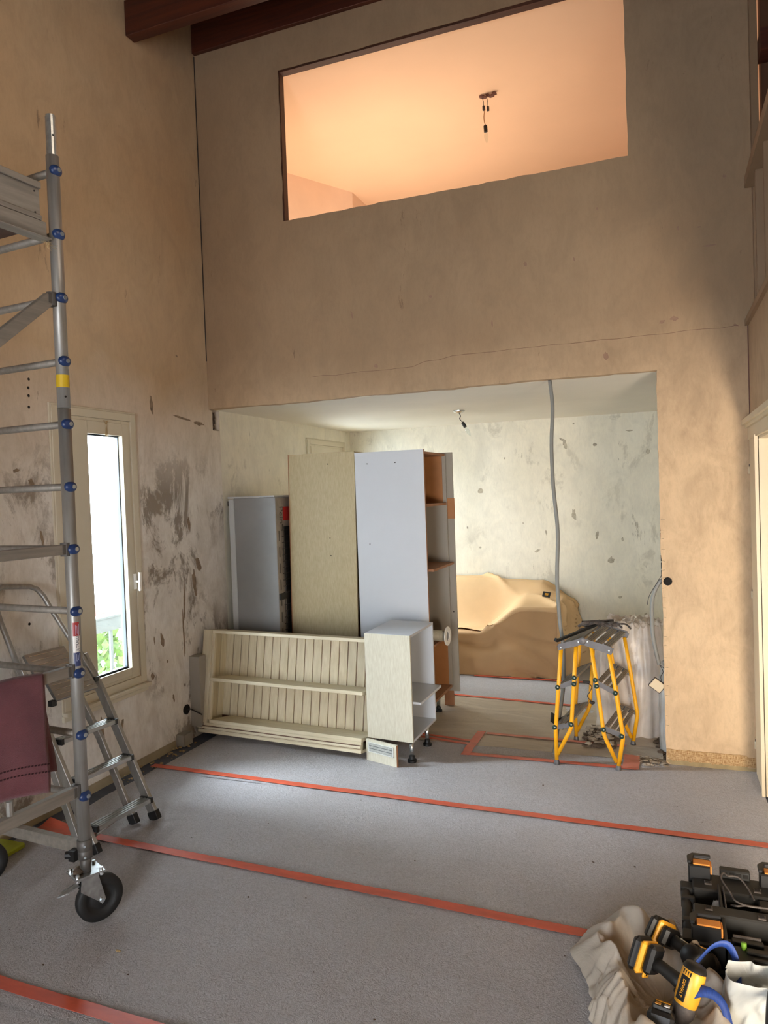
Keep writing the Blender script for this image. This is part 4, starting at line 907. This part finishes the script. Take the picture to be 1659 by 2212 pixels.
# ---------------------------------------------------------------- yellow folding step stool
ys = thing('step_stool', 'yellow tubular folding step stool with grey slatted steps in the opening', 'stool', (-.48, 5.0, 0))
D = Vector((.07, .49, 0)); YN = 4.75
def yp(x, z, f=0, dy=0): return Vector((x, YN+dy, z))+D*f
legs = [([(-.641,.755), (-.665,.50), (-.690,.22), (-.689,.02)], 1), ([(-.547,.775), (-.569,.5), (-.590,.255), (-.600,.225), (-.682,.065)], 0), ([(-.452,.775), (-.42,.5), (-.390,.225), (-.382,.20), (-.318,.05)], 0), ([(-.346,.745), (-.31,.5), (-.276,.235), (-.275,.20), (-.307,.02)], 1)]
for f in (0, 1):
    for pts, ft in legs:
        mb = MB(); mb.tube([yp(x, z, f) for x, z in pts], .0128, 12); build('leg', mb, 'yellow', ys, smooth=True)
        if ft:
            e = yp(pts[-1][0], 0, f); build('foot_cap', MB().lathe(e, (0,0,1), [(.0001, 0), (.019, 0), (.018, .012), (.0135, .03)], 14), 'stool_grey', ys)
    dy = -.018 if f == 0 else .018
    for q in (((-.655,.750), (-.655,.790), (-.503,.835), (-.497,.795)), ((-.512,.795), (-.503,.835), (-.325,.785), (-.325,.742), (-.335,.735))):
        mb = MB(); mb.prism([yp(x, z, f, dy) for x, z in q], (0, .006 if f else -.006, 0)); build('top_bracket', mb, 'stool_grey', ys)
    mb = MB(); c = yp(-.503, .815, f, dy); mb.lathe(c, (0, 1 if f else -1, 0), [(.024, 0), (.024, .008), (.014, .012), (.0001, .014)], 16); build('pivot_hub', mb, 'stool_grey', ys)
    for x, z in ((-.64,.768), (-.53,.808), (-.474,.812), (-.345,.760)):
        mb = MB(); c = yp(x, z, f, dy-.006 if not f else dy+.006); mb.lathe(c, (0, 1 if f else -1, 0), [(.007, 0), (.005, .003), (.0001, .004)], 8); build('rivet', mb, 'bolt', ys)
def tread(xa, za, xb, zb, name='step'):
    root = None
    for f, dy in ((0, -.006), (1, .006)):
        mb = MB(); d = Vector((xb-xa, 0, zb-za)).normalized(); n = Vector((-d.z, 0, d.x))
        a = Vector((xa, 0, za))-d*.012; b = Vector((xb, 0, zb))+d*.012
        q = [a-n*.016, b-n*.016, b+n*.014, a+n*.014]; mb.prism([yp(p.x, p.z, f, dy) for p in q], (0, .004, 0)); o = build('step_bracket', mb, 'stool_grey', ys)
        if root is None: root = o
    st = None
    for k in range(3):
        t = .17+.33*k; x = xa+(xb-xa)*t; z = za+(zb-za)*t+.010
        mb = MB(); w = math.hypot(xb-xa, zb-za)*.24; ang = math.atan2(zb-za, xb-xa)
        d = Vector((math.cos(ang), 0, math.sin(ang))); up_ = Vector((-d.z, 0, d.x)); mb.bar(yp(x, z, 0)-D*0, yp(x, z, 1), w, .012, up_)
        o = build(name, mb, 'slat', ys, bevel=.001)
        for g in (-1, 0, 1):
            mb = MB(); mb.bar(yp(x, z, 0)+d*g*w*.28+up_*.0065, yp(x, z, 1)+d*g*w*.28+up_*.0065, .003, .0015, up_); build('slat_groove', mb, 'stool_grey', o)
for q in ((-.665,.505,-.562,.550), (-.695,.240,-.588,.268), (-.430,.552,-.318,.496), (-.392,.262,-.284,.224)): tread(*q, 'step_slat')
tread(-.650, .765, -.512, .808, 'top_slat'); tread(-.495, .812, -.330, .762, 'top_slat')
for x, z in ((-.668,.508), (-.562,.575), (-.564,.535), (-.432,.568), (-.425,.530), (-.312,.493), (-.694,.245), (-.590,.272), (-.390,.255), (-.282,.222)):
    for f in (0, 1):
        c = yp(x, z, f, -.014 if not f else .014); s_ = 1 if f else -1
        k_ = build('joint_cap', MB().lathe(c, (0, s_, 0), [(.0155, 0), (.0155, .007), (.011, .012), (.0001, .013)], 14), 'green_knob', ys, smooth=True)
        build('cap_screw', MB().lathe(c+Vector((.002, s_*.0125, .002)), (0, s_, 0), [(.005, 0), (.0001, .002)], 8), 'bolt', k_)
mb = MB()
for x0_, x1_, z0_, z1_ in ((-.575, -.50, .60, .745), (-.44, -.50, .60, .745)):
    mb.bar(yp(x0_, z0_, 1, -.0), yp(x1_, z1_, 1, -.0), .006, .03, (0,1,0))
build('spreader_arm', mb, 'stool_grey', ys)
# things on top of it
mb = MB(); mb.bar((-.668, 4.735, .808), (-.44, 5.00, .872), .024, .016); mb.bar((-.44, 5.0, .872), (-.38, 5.06, .868), .022, .014); mb.bar((-.672, 4.73, .807), (-.664, 4.738, .825), .026, .012)
tag(build('pry_bar', mb, 'black', bevel=.002, loc=(-.55, 4.87, .84)), 'black angled steel bar lying across the top of the yellow stool', 'bar')
mb = MB()
for k in range(5):
    a = -.50+.055*k; mb.tube(smooth_path([(a-.05, 4.96+.02*k, .865+.005*k), (a-.01, 4.95, .893), (a+.03, 4.98, .885), (a+.06, 5.02-.02*k, .865)], 4), .010-.001*k, 6)
mb.rock((-.42, 5.0, .885), .032, (1.3, 1, .7)); mb.rock((-.50, 5.0, .868), .03, (1.5, 1, .5)); mb.box((-.36, 5.03, .875), (.10, .05, .02), (0, .15, .3)); mb.tube([(-.53, 4.97, .893), (-.33, 5.03, .900)], .008, 8)
tag(build('dusty_clamp', mb, 'dust_metal', loc=(-.42, 5.0, .88)), 'dusty grey metal clamp heaped on top of the yellow stool', 'clamp')
mb = MB(); mb.box((-.70, 4.90, .235), (.10, .10, .012), (R(20), R(35), .3)); mb.bar((-.70, 4.90, .24), (-.60, 4.97, .262), .02, .02)
tag(build('scraper', mb, 'black_dust', bevel=.002, loc=(-.70, 4.9, .235)), 'dusty black scraper resting on the lowest left step of the yellow stool', 'scraper')
mb = MB(); P = [(-.53, 5.22, .42), (-.50, 5.2, .40), (-.515, 5.2, .36), (-.53, 5.2, .33), (-.505, 5.19, .30)]; mb.tube(smooth_path(P, 5), .003, 5, True); mb.rock((-.50, 5.19, .29), .014, (1.4, 1, 1)); mb.box((-.535, 5.225, .425), (.05, .02, .012))
build('cord_toggle', mb, 'wire', ys)

# ---------------------------------------------------------------- plastic-covered heap and bags behind the pier
def heap(name, cx, cy, rx, ry, h, mat, label, cat, seed, flat=.62, nu=140, nv=70, wr=.022):
    mb = MB()
    def fn(u, v):
        a = u*2*math.pi; r = v
        prof = (1-(max(0, (r-flat)/(1-flat)))**1.6) if r > flat else 1
        k = 1+.10*nz(math.cos(a)*2+seed, math.sin(a)*2, prof*2)
        fold = wr*(abs(math.sin(a*7+4*nz(math.cos(a)*2, math.sin(a)*2, seed+prof)))-.4)*(.3+.7*(1-prof))+.012*(rid(math.cos(a)*4, math.sin(a)*4, prof*2+seed)-.3)
        rr = r if r < flat else flat+(r-flat)*.55
        sx = rx*(rr/(flat+(1-flat)*.55))*k+fold; sy = ry*(rr/(flat+(1-flat)*.55))*k+fold
        z = h*prof*(1+.05*nz(math.cos(a)*r*5+seed, math.sin(a)*r*5)+.05*rid(math.cos(a)*r*6+seed, math.sin(a)*r*6, 3)**2-.03)
        belly = .14*math.sin(math.pi*min(1, max(0, 1-prof)))*rx
        return Vector((cx+math.cos(a)*(sx+belly), cy+math.sin(a)*(sy+belly*.4), max(.003, z+.02*rid(math.cos(a)*r*4+seed, math.sin(a)*r*4)-.02)))
    mb.grid(fn, nu, nv); o = build(name, mb, mat, smooth=True, loc=(cx, cy, 0)); return tag(o, label, cat)
heap('plastic_sheeting', -.225, 5.62, .272, .22, .80, 'sheet', 'tall heap under milky plastic sheeting behind the yellow stool', 'plastic sheet', 3, .66)
heap('rubble_bag', .0, 5.19, .055, .06, .60, 'sheet_w', 'small white plastic sack standing behind the pier edge', 'sack', 9, .5, 48, 24, .012)
heap('dark_sack', .17, 5.34, .10, .09, .34, 'blue_sheet', 'dark blue sack on the floor behind the white sack', 'sack', 12, .5, 40, 20)
mb = MB(); mb.prism([(-.30, 5.02, .006), (-.045, 5.0, .006), (-.045, 5.18, .012), (-.28, 5.19, .01)], (0, 0, .004)); tag(build('cardboard_sheet', mb, 'cardboard', loc=(-.17, 5.1, .006)), 'grey cardboard sheet on the floor left of the pier', 'cardboard')
def rub(n, xr, yr, rr, mat, name, label, zb=0):
    mb = MB()
    for k in range(n):
        r = rr[0]+(rr[1]-rr[0])*random.random()**2; x = xr[0]+(xr[1]-xr[0])*random.random(); y = yr[0]+(yr[1]-yr[0])*random.random()
        mb.rock((x, y, zb+r*.35), r, (1.3, 1, .55))
    o = build(name, mb, mat, loc=((xr[0]+xr[1])/2, (yr[0]+yr[1])/2, 0)); o['kind'] = 'stuff'; o['label'] = label; o['category'] = 'rubble'; return o
rub(150, (-.56, -.36), (5.12, 5.52), (.008, .035), 'rubble_d', 'broken_rubble', 'brown rubble heap on the floor behind the yellow stool', .0)
rub(70, (-.56, -.36), (5.1, 5.5), (.006, .025), 'rubble', 'plaster_crumbs', 'pale plaster crumbs on the rubble behind the yellow stool', .02)
rub(110, (-.20, .03), (4.86, 5.03), (.004, .016), 'rubble', 'plaster_crumbs', 'pale plaster crumbs at the foot of the pier', .004)
rub(70, (-.08, .04), (5.0, 5.4), (.006, .03), 'rubble_d', 'broken_rubble', 'dark rubble in the gap left of the pier')
rub(60, (-3.36, -3.24), (3.7, 4.5), (.003, .012), 'wood_chip', 'plaster_crumbs', 'crumbs along the skirting of the left wall', 0)
rub(36, (-3.1, .4), (1.7, 4.8), (.0025, .006), 'rubble_d', 'floor_specks', 'tiny dark specks scattered over the pale floor felt', .002)
mb = MB()
for k in range(9): mb.rock((-2.083+.012*nz(k, 1)*3, 2.268+.012*nz(k, 5)*3, .006), .006, (2, 1, .6))
tag(build('wood_shaving', mb, 'wood_chip', loc=(-2.083, 2.268, 0)), 'small pale shaving on the floor in front of the scaffold wheel', 'debris')

# ---------------------------------------------------------------- black tool case lying at the right
tk = thing('tool_case', 'large dusty black tool case with orange latches lying open at right', 'tool case', (.25, 2.95, 0))
part('case_body', (.063, 2.715, 0), (.455, 3.20, .10), 'black', tk, .01)
part('rear_rail', (.070, 3.06, .10), (.455, 3.19, .20), 'black_dust', tk, .006); part('middle_rail', (.066, 2.86, .10), (.455, 2.925, .215), 'black_dust', tk, .006); part('front_rail', (.066, 2.72, .10), (.455, 2.775, .185), 'black_dust', tk, .006)
part('left_wall', (.066, 2.76, .10), (.078, 3.08, .17), 'black', tk, .003); part('cross_divider', (.160, 2.72, .10), (.172, 3.10, .21), 'black_dust', tk, .003); part('cross_divider', (.178, 2.90, .10), (.183, 3.08, .215), 'dust_metal', tk, .002)
part('rear_lip', (.175, 3.165, .20), (.285, 3.20, .235), 'black_dust', tk, .004)
for k in range(4): part('lip_slot', (.185+.025*k, 3.163, .212), (.203+.025*k, 3.166, .226), 'cell', tk)
part('front_vent', (.185, 2.735, .185), (.285, 2.76, .20), 'black', tk, .002); part('front_vent', (.19, 2.765, .185), (.28, 2.772, .205), 'dust_metal', tk, .001)
for x, y, w in ((.10, 3.175, .085), (.352, 3.175, .07), (.105, 2.765, .10)):
    mb = MB(); a = w/2; hgt = .25 if y > 3 else .235
    mb.prism([(x-a, y-.035, .1), (x-a, y+.01, .1), (x-a+.02, y+.035, .1), (x+a, y+.035, .1), (x+a, y-.035, .1)], (0, 0, hgt-.1)); c_ = build('corner_block', mb, 'black', tk, bevel=.005)
    mb = MB(); mb.b2((x-a+.018, y-.03, hgt), (x+a-.004, y+.012, hgt+.006)); mb.b2((x+a-.004, y-.036, hgt-.03), (x+a+.002, y+.01, hgt+.004)); build('latch_plate', mb, 'orange', c_, bevel=.002)
    mb = MB(); mb.prism([(x-a-.004, y-.034, hgt+.006), (x-a-.004, y+.012, hgt+.006), (x-a+.016, y+.038, hgt+.006), (x+a, y+.038, hgt+.006), (x+a, y+.022, hgt+.006), (x-a+.022, y+.018, hgt+.006), (x-a+.010, y-.034, hgt+.006)], (0, 0, .012)); build('corner_guard', mb, 'black', c_, bevel=.002)
for x, y, z in ((.128, 3.11, .20), (.303, 3.10, .20), (.120, 2.895, .215), (.295, 2.885, .215)):
    mb = MB(); mb.box((x, y, z+.002), (.026, .026, .006)); q = build('square_socket', mb, 'dust_metal', tk, bevel=.001); mb = MB(); mb.box((x, y, z+.0055), (.017, .017, .003)); build('socket_hole', mb, 'cell', q)
mb = MB(); mb.tube([(.045, 2.77, .17), (.045, 3.10, .17)], .017, 14); hd = build('carry_handle', mb, 'black_dust', tk, smooth=True)
for y0, y1 in ((3.07, 3.125), (2.995, 3.02), (2.84, 2.87), (2.72, 2.79)):
    mb = MB(); mb.b2((.026, y0, .145), (.075, y1, .19)); build('handle_clamp', mb, 'black_dust', hd, bevel=.004)
for k, P in enumerate(([(.20, 3.12, .235), (.185, 3.13, .24), (.176, 3.09, .235), (.20, 3.02, .225), (.215, 2.96, .225), (.26, 2.935, .225), (.34, 2.94, .225), (.40, 2.93, .22)], [(.20, 3.12, .235), (.24, 3.12, .235), (.27, 3.08, .215), (.285, 3.03, .20)], [(.20, 2.97, .20), (.22, 2.93, .222), (.25, 2.955, .215), (.3, 2.95, .22)])):
    mb = MB(); mb.tube(smooth_path(P, 6), .0035, 7); build('loose_cord', mb, 'dust_metal', tk, smooth=True)
for k in range(5):
    mb = MB(); mb.rock((.215+.02*k, 2.985+.012*math.sin(k*3), .115), .020, (1.5, .8, .9)); build('loose_hardware', mb, 'dust_metal' if k % 2 else 'conduit', tk)
part('inner_box', (.30, 2.97, .10), (.40, 3.05, .195), 'black', tk, .004); part('inner_floor', (.078, 2.93, .10), (.158, 3.0, .125), 'conduit', tk, .002)
mb = MB(); mb.grid(lambda u, v: Vector((.125+.035*u+.006*math.sin(v*9), 2.94+.11*v*(1-.3*u), .205-.05*(1-u)-.03*abs(math.sin(v*8+u*3)))), 14, 18); build('plastic_wrap', mb, 'sheet_w', tk, smooth=True)
# second case with green knobs
g2 = thing('tool_case', 'smaller black case with lime green knobs in front of the large tool case', 'tool case', (.32, 2.65, 0))
part('case_body', (.195, 2.605, 0), (.46, 2.705, .175), 'black', g2, .008); part('case_lid', (.185, 2.60, .178), (.46, 2.708, .205), 'black_dust', g2, .006)
part('lid_ridge', (.225, 2.66, .205), (.46, 2.685, .215), 'black', g2, .003); part('lid_ridge', (.24, 2.625, .205), (.46, 2.64, .212), 'black', g2, .003)
for x, y, z in ((.218, 2.69, .205), (.190, 2.602, .165)): build('green_knob', MB().tube([(x, y, z), (x, y, z+.022)], .009, 12), 'green', g2, smooth=True)

# ---------------------------------------------------------------- cream bag full of cordless tools
BL = [(-.375, 2.80), (-.33, 2.90), (-.25, 3.02), (-.17, 3.0), (-.10, 3.03), (.0, 3.04), (.045, 2.90), (.10, 2.78), (.17, 2.70), (.19, 2.58), (.20, 2.42), (.17, 2.15), (.0, 2.02), (-.14, 2.10), (-.215, 2.35), (-.27, 2.56), (-.30, 2.66)]
BC = Vector((-.04, 2.56, 0))
angs = sorted((math.atan2(y-BC.y, x-BC.x), (Vector((x, y, 0))-BC).length) for x, y in BL)
def brad(a):
    a = (a+math.pi) % (2*math.pi)-math.pi
    for i in range(len(angs)):
        a0, r0 = angs[i]; a1, r1 = angs[(i+1) % len(angs)]
        if i == len(angs)-1: a1 += 2*math.pi
        aa = a if a >= a0 else a+2*math.pi
        if a0 <= aa <= a1: return r0+(r1-r0)*((aa-a0)/(a1-a0))
    return angs[0][1]
def bag_fn(u, v):
    a = u*2*math.pi; rb = brad(a); s = v
    rimh = .135+.05*nz(math.cos(a)*1.7, math.sin(a)*1.7, 5)+.045*max(0, math.sin(a*7+1.2))**3
    if s < .62: z = .045+(rimh-.045)*(s/.62)**3
    else: z = rimh*(1-((s-.62)/.38)**1.5)
    r = rb*(s*.98 if s < .62 else .608+.392*((s-.62)/.38)**.9)
    fold = .030*max(0, 1-abs(s-.72)/.4)*(rid(math.cos(a)*3.1+s, math.sin(a)*3.1, 2)-.4)+.016*(max(0, rid(math.cos(a)*3.4*s+3, math.sin(a)*3.4*s, 7))**4)*min(1, s*2)+.012*abs(math.sin(a*9+6*nz(math.cos(a)*2, math.sin(a)*2, 4)))*s
    rad = .016*abs(math.sin(a*8+5*nz(math.cos(a)*3, math.sin(a)*3, s*2)))*s-.008
    r += rad+.03*nz(math.cos(a)*5, math.sin(a)*5, s*3)*s*(1-s*.6)
    return BC+Vector((math.cos(a)*r, math.sin(a)*r, max(.004, z+fold)))
tbag = MB(); tbag.grid(bag_fn, 260, 80)
tag(build('tool_bag', tbag, 'bag', smooth=True, loc=BC), 'crumpled cream bag holding yellow and black cordless tools', 'bag')
def power_tool(name, label, P, h, b, body_mat, nose, lens=(.10, .14), word=None):
    P = Vector(P); h = Vector(h).normalized(); b = Vector(b); b = (b-h*b.dot(h)).normalized(); sd = h.cross(b); m = Matrix((b, sd, h)).transposed()
    t = thing(name, label, 'power tool', P)
    def slab(nm, z0, z1, lx, ly, mat, bev, dx=0, par=t):
        mb = MB(); mb.box(P+h*(z0+z1)/2+b*dx, (lx, ly, z1-z0), m); return build(nm, mb, mat, par, bevel=bev)
    bt = slab('battery', -.045, -.012, .112, .088, 'black', .014); slab('battery_shell', -.013, .008, .106, .084, 'tool_yellow', .008, par=bt)
    slab('battery_clip', .008, .016, .03, .030, 'tool_yellow', .003, .045, bt); slab('clip_slot', .0162, .0168, .014, .008, 'cell', 0, .045, bt)
    slab('battery_foot', .008, .040, .095, .066, 'black', .010, -.008)
    mb = MB(); path = [P+h*.035, P+h*.06-b*.004, P+h*.10-b*.002, P+h*lens[1]*.95]; mb.tube(path, .02, 14, rr=[.024, .020, .021, .027]); hn = build('grip', mb, 'black_dust', t, smooth=True)
    mb = MB(); mb.tube([q+sd*.0205 for q in path[1:]], .0022, 6); build('grip_line', mb, 'linen_board', hn)
    mb = MB(); c = P+h*lens[1]; mb.box(c+h*(-.03)+b*.028, (.014, .016, .03), m); build('trigger', mb, 'black', t, bevel=.003)
    mb = MB(); mb.lathe(c-b*.075, b, [(.0001, 0), (.026, .002), (.036, .02), (.038, .06), (.037, .10), (.034, .12)], 20); bd_ = build('motor_body', mb, body_mat, t, smooth=True)
    mb = MB(); mb.lathe(c-b*.079, b, [(.0001, 0), (.030, .001), (.037, .016)], 20); build('rear_cap', mb, 'black', bd_, smooth=True)
    mb = MB(); mb.lathe(c+b*.045, b, [(.0345, 0), (.036, .006), (.034, .03), (.024, .05), (.020, .06)], 20); build('gear_case', mb, 'dust_metal', t, smooth=True)
    mb = MB(); mb.lathe(c+b*.105, b, [(.0215, 0), (.0215, .012), (.010, .018), (.008, .055), (.0001, .055)], 16); build('spindle', mb, nose, t, smooth=True)
    top = sd if sd.z > 0 else -sd
    mb = MB(); mb.box(c+top*.037-b*.005, (.075, .004 , .028), m); lb = build('name_plate', mb, 'black', t, bevel=.001)
    if word:
        x = b if b.x > 0 else b; text('lettering', word, 'tool_yellow', t, .0135, frame(x, top.cross(x), top, c+top*.0398-b*.005))
    for k in range(4):
        mb = MB(); mb.box(c+top*.034-b*(.052+.0*k)+h*(.012-.008*k), (.012, .004, .003), m); build('cooling_slot', mb, 'cell', bd_)
    return t
power_tool('impact_driver', 'yellow cordless driver lying in front on the cream tool bag', (-.090, 2.545, .205), (.75, -.60, -.08), (-.15, -.35, -.92), 'tool_yellow', 'zinc', lens=(.10, .165), word='DEWALT')
power_tool('angle_grinder', 'dark grey cordless driver lying behind the yellow one on cream bag', (-.035, 2.715, .195), (.78, -.58, -.12), (.55, .60, -.55), 'black_dust', 'dust_metal', word='DEWALT').name = 'cordless_drill'
bt = thing('battery_pack', 'loose black battery pack with yellow contact plate at front of bag', 'battery', (-.045, 2.37, .10))
mb = MB(); mB = Euler((R(-28), R(6), R(-6))).to_matrix(); cB_ = Vector((-.043, 2.36, .16))
def bb(nm, c, d, mat, bev, par=bt):
    mb = MB(); mb.box(cB_+mB @ Vector(c), d, mB); return build(nm, mb, mat, par, bevel=bev)
bb('pack_body', (0, 0, -.02), (.078, .12, .05), 'black', .012); tpl = bb('pack_rail', (0, .005, .012), (.056, .10, .016), 'black_dust', .004)
bb('contact_plate', (0, .028, .021), (.042, .006, .003), 'tool_yellow', 0, tpl); bb('contact_plate', (-.016, .034, .021), (.010, .022, .003), 'tool_yellow', 0, tpl); bb('contact_plate', (.016, .034, .021), (.010, .022, .003), 'tool_yellow', 0, tpl); bb('pack_label', (-.012, -.025, .0205), (.016, .045, .001), 'tool_yellow', 0, tpl)
for k in range(5): bb('charge_mark', (.014, -.008-.011*k, .0205), (.016, .003, .001), 'sticker_white', 0, tpl)
# blue strap
def ribbon(mb, P, W_, n=8):
    Q = smooth_path(P, n); m = len(Q)
    vs = []
    for i, p in enumerate(Q):
        w = Vector(W_[0]).lerp(Vector(W_[1]), i/(m-1)); vs += [p-w/2, p+w/2]
    mb.add(vs, [(2*i, 2*i+1, 2*i+3, 2*i+2) for i in range(m-1)])
mb = MB(); ribbon(mb, [(.185, 2.53, .15), (.188, 2.575, .215), (.165, 2.60, .262), (.12, 2.585, .262), (.07, 2.53, .235), (.035, 2.475, .215), (.03, 2.44, .20), (.05, 2.42, .20)], ((.02, -.01, .018), (.0, .025, .028)))
ribbon(mb, [(.05, 2.42, .20), (.08, 2.41, .215), (.11, 2.40, .215), (.135, 2.385, .195), (.147, 2.365, .15)], ((.0, .025, .028), (.022, .01, .01)))
tag(build('strap_loop', mb, 'strap', smooth=True, solid=.002, loc=(.1, 2.5, .2)), 'blue webbing strap looped over the cordless tools and paper bag', 'strap')
# white paper bag with small blue print
pbg = thing('paper_bag', 'white paper bag with small blue print standing in bottom right corner', 'bag', (.22, 2.45, 0))
def bagside(u, v):
    a = u*2*math.pi; c, s_ = math.cos(a), math.sin(a); q = (abs(c)**5+abs(s_)**5)**(-1/5)
    x = .085*c*q*(.80+.2*v+.05*(1-v)); y = .06*s_*q; z = .24*v
    w = .010*rid(a*2, z*12, 1)+.008*nz(a*3, z*16)
    return Vector((.215+x+w+.03*(v-.5), 2.475+y+w+.03*v+(.02*math.sin(v*5)), .004+z+(.012*nz(a*2, 3) if v > .95 else 0)))
mb = MB(); mb.grid(bagside, 72, 34); build('bag_sides', mb, 'paperbag', pbg, smooth=True)
mb = MB(); ff = lambda x, z: Vector((.215+x, 2.40+.12*z, z+.004))
mb.prism([ff(.012, .075)-Vector((0,.012,0)), ff(.020, .085)-Vector((0,.012,0)), ff(.024, .12)-Vector((0,.012,0)), ff(.016, .095)-Vector((0,.012,0)), ff(.006, .09)-Vector((0,.012,0))], (0, .002, 0)); build('blue_print', mb, 'strap', pbg)
mb = MB(); mb.tube([ff(-.03+.022*math.cos(t_*.5), .11+.022*math.sin(t_*.5))-Vector((0,.013,0)) for t_ in range(13)], .0006, 4); build('thin_print_line', mb, 'conduit', pbg)
mb = MB(); mb.prism([(.118, 2.735, .10), (.150, 2.745, .215), (.175, 2.725, .11)], (.0, .012, .0)); tag(build('paper_flap', mb, 'paperbag', loc=(.15, 2.73, .12)), 'pointed white paper flap sticking up behind the blue strap', 'paper')
mb = MB(); mb.tube(smooth_path([(.30, 2.62, .24), (.285, 2.50, .235), (.262, 2.38, .235), (.24, 2.22, .22), (.22, 2.05, .15)], 6), .0125, 12); tag(build('vacuum_hose', mb, 'black_dust', smooth=True, loc=(.26, 2.4, .2)), 'dark round tube crossing the bottom right corner over the paper bag', 'hose')
